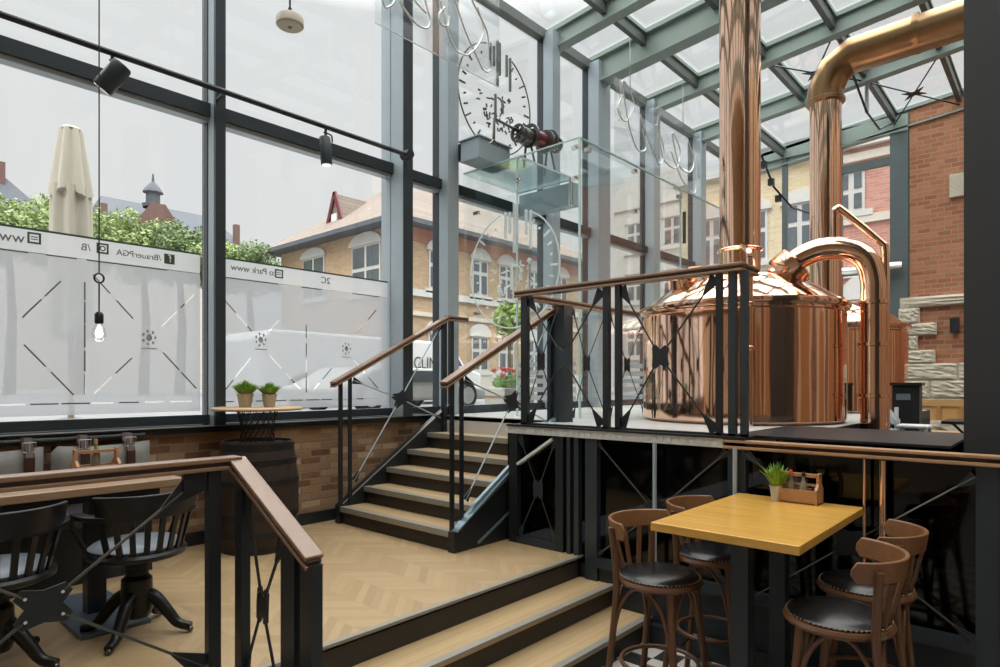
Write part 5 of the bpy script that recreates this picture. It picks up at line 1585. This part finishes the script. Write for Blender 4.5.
# van, car, planters outside the door
def wheels(t, pts, r):
    for x, y in pts:
        w_ = MB().lathe([(0, -0.09), (r * 0.9, -0.09), (r, -0.06), (r, 0.06), (r * 0.9, 0.09), (0, 0.09)], (x, y, 1.28 + r), 24, Matrix.Rotation(PI / 2, 3, 'X')).build('wheel', M['leather'], t, smooth=40)
        MB().lathe([(0, -0.095), (r * 0.6, -0.095), (r * 0.6, 0.095), (0, 0.095)], (x, y, 1.28 + r), 16, Matrix.Rotation(PI / 2, 3, 'X')).build('hub_cap', M['zinc'], w_, smooth=40)
vn = thing('delivery_van', 'white delivery van with dark lettering parked outside the stair window', 'van', (7.6, 10.9, 1.28))
MB().prism([(5.2, 10.1, 1.55), (9.35, 10.1, 1.55), (9.42, 10.1, 1.9), (9.35, 10.1, 2.62), (5.4, 10.1, 2.66), (5.2, 10.1, 2.5)], (0, 1.7, 0)).build('body', M['white'], vn, bevel=0.05)
MB().prism([(9.36, 10.14, 1.55), (10.6, 10.14, 1.55), (10.62, 10.14, 1.95), (10.1, 10.14, 2.1), (9.7, 10.14, 2.6), (9.36, 10.14, 2.62)], (0, 1.62, 0)).build('cab', M['white'], vn, bevel=0.05)
MB().prism([(9.5, 10.13, 2.12), (9.98, 10.13, 2.12), (9.7, 10.13, 2.5), (9.5, 10.13, 2.5)], (0, 1.64, 0)).build('cab_window', M['pane'], vn)
wheels(vn, ((6.0, 10.15), (9.7, 10.15), (6.0, 11.7), (9.7, 11.7)), 0.32)
text('lettering', 'CLIMA', M['inkd'], (8.92, 10.06, 2.14), 0.36, 0, vn, sx=0.8)
text('lettering', 'service', M['ink'], (8.72, 10.06, 1.80), 0.12, 0, vn)
cr = thing('silver_car', 'silver parked car low in the stair window in front of the van', 'car', (6.6, 8.3, 1.28))
MB().prism([(5.0, 7.6, 1.45), (8.2, 7.6, 1.45), (8.25, 7.6, 1.62), (7.4, 7.6, 1.72), (6.9, 7.6, 1.96), (5.7, 7.6, 1.97), (5.2, 7.6, 1.72), (4.95, 7.6, 1.65)], (0, 1.5, 0)).build('body', M['zinc'], cr, bevel=0.05)
MB().prism([(5.45, 7.58, 1.74), (7.15, 7.58, 1.74), (6.85, 7.58, 1.92), (5.75, 7.58, 1.92)], (0, 1.54, 0)).build('side_window', M['pane'], cr)
wheels(cr, ((5.6, 7.66), (7.6, 7.66), (5.6, 9.0), (7.6, 9.0)), 0.24)
lr = thing('laurel_tree', 'round clipped laurel standard in a pot outside the vestibule', 'potted tree', (7.9, 6.9, 1.28))
MB().lathe([(0, 1.28), (0.2, 1.28), (0.26, 1.72), (0.24, 1.72), (0, 1.68)], (7.9, 6.9, 0), 24).build('pot', M['zinc'], lr, smooth=40)
MB().cyl((7.9, 6.9, 1.68), (7.9, 6.9, 2.6), 0.025, 8).build('stem', M['bark'], lr)
MB().leaves((7.9, 6.9, 2.76), (0.30, 0.30, 0.34), 700, 0.06, 0.3).build('crown', M['laurel'], lr)
fp = thing('flower_planter', 'wooden planter of red geraniums outside the vestibule', 'planter', (6.75, 5.93, 1.28))
B(6.45, 7.1, 5.72, 6.1, 1.28, 1.66).build('box', M['palestone'], fp, bevel=0.01)
for z in (1.40, 1.53):
    B(6.44, 7.11, 5.71, 6.11, z, z + 0.02).build('slat', M['boxwood'], fp)
MB().leaves((6.78, 5.91, 1.74), (0.34, 0.20, 0.13), 420, 0.045, 0.2).build('leaves', M['grass'], fp)
m = MB()
for k in range(12):
    c = (random.uniform(6.5, 7.05), random.uniform(5.75, 6.05), random.uniform(1.82, 1.94))
    m.leaves(c, (0.045, 0.045, 0.035), 40, 0.02, 0.2)
m.build('flowers', M['red'], fp)

# ------------------------------------------------------------------ light
wd = bpy.data.worlds.new('overcast_sky')
sc.world = wd
wd.use_nodes = True
nt = wd.node_tree
nt.nodes.clear()
out = nd(nt, 'ShaderNodeOutputWorld')
bg = nd(nt, 'ShaderNodeBackground')
tc = nd(nt, 'ShaderNodeTexCoord')
sp = nd(nt, 'ShaderNodeSeparateXYZ')
nt.links.new(tc.outputs['Generated'], sp.inputs[0])
cr_ = nd(nt, 'ShaderNodeValToRGB')
els = cr_.color_ramp.elements
els[0].position = 0.0
els[0].color = (0.099, 0.099, 0.100, 1)
els[1].position = 1.0
els[1].color = (0.78, 0.78, 0.78, 1)
e_ = els.new(0.5)
e_.color = (0.101, 0.101, 0.102, 1)
e_ = els.new(0.66)
e_.color = (0.60, 0.60, 0.60, 1)
nt.links.new(sp.outputs[2], cr_.inputs[0])
nt.links.new(cr_.outputs[0], bg.inputs[0])
bg.inputs[1].default_value = 8.0
nt.links.new(bg.outputs[0], out.inputs[0])

def lamp(kind, name, loc, energy, color, target=None, **kw):
    l = bpy.data.lights.new(name, kind)
    l.energy = energy
    l.color = color
    for k, v in kw.items():
        setattr(l, k, v)
    o = bpy.data.objects.new(name, l)
    COL.objects.link(o)
    o.location = loc
    if target is not None:
        o.rotation_euler = (V(target) - V(loc)).to_track_quat('-Z', 'Y').to_euler()
    return o

# ------------------------------------------------------------------ camera
cam = bpy.data.cameras.new('camera')
cam.sensor_width = 36
cam.lens = 36 * 630 / 1000
cam.shift_y = (383.6 - 333.5) / 1000
cam.clip_start = 0.05
cam.clip_end = 400
co = bpy.data.objects.new('camera', cam)
COL.objects.link(co)
co.location = (0, 0, 1.72)
co.rotation_euler = (PI / 2, 0, math.radians(42.0 - 90.0))
sc.camera = co

sc.view_settings.view_transform = 'Standard'
sc.view_settings.look = 'None'
sc.view_settings.gamma = 1
sc.view_settings.use_curve_mapping = False
sc.view_settings.exposure = 0.0
sc.cycles.use_denoising = True
sc.cycles.max_bounces = 10
sc.cycles.diffuse_bounces = 4
sc.cycles.glossy_bounces = 6
sc.cycles.transparent_max_bounces = 24
sc.cycles.transmission_bounces = 6
sc.cycles.sample_clamp_indirect = 8
sc.cycles.caustics_reflective = False
sc.cycles.caustics_refractive = False
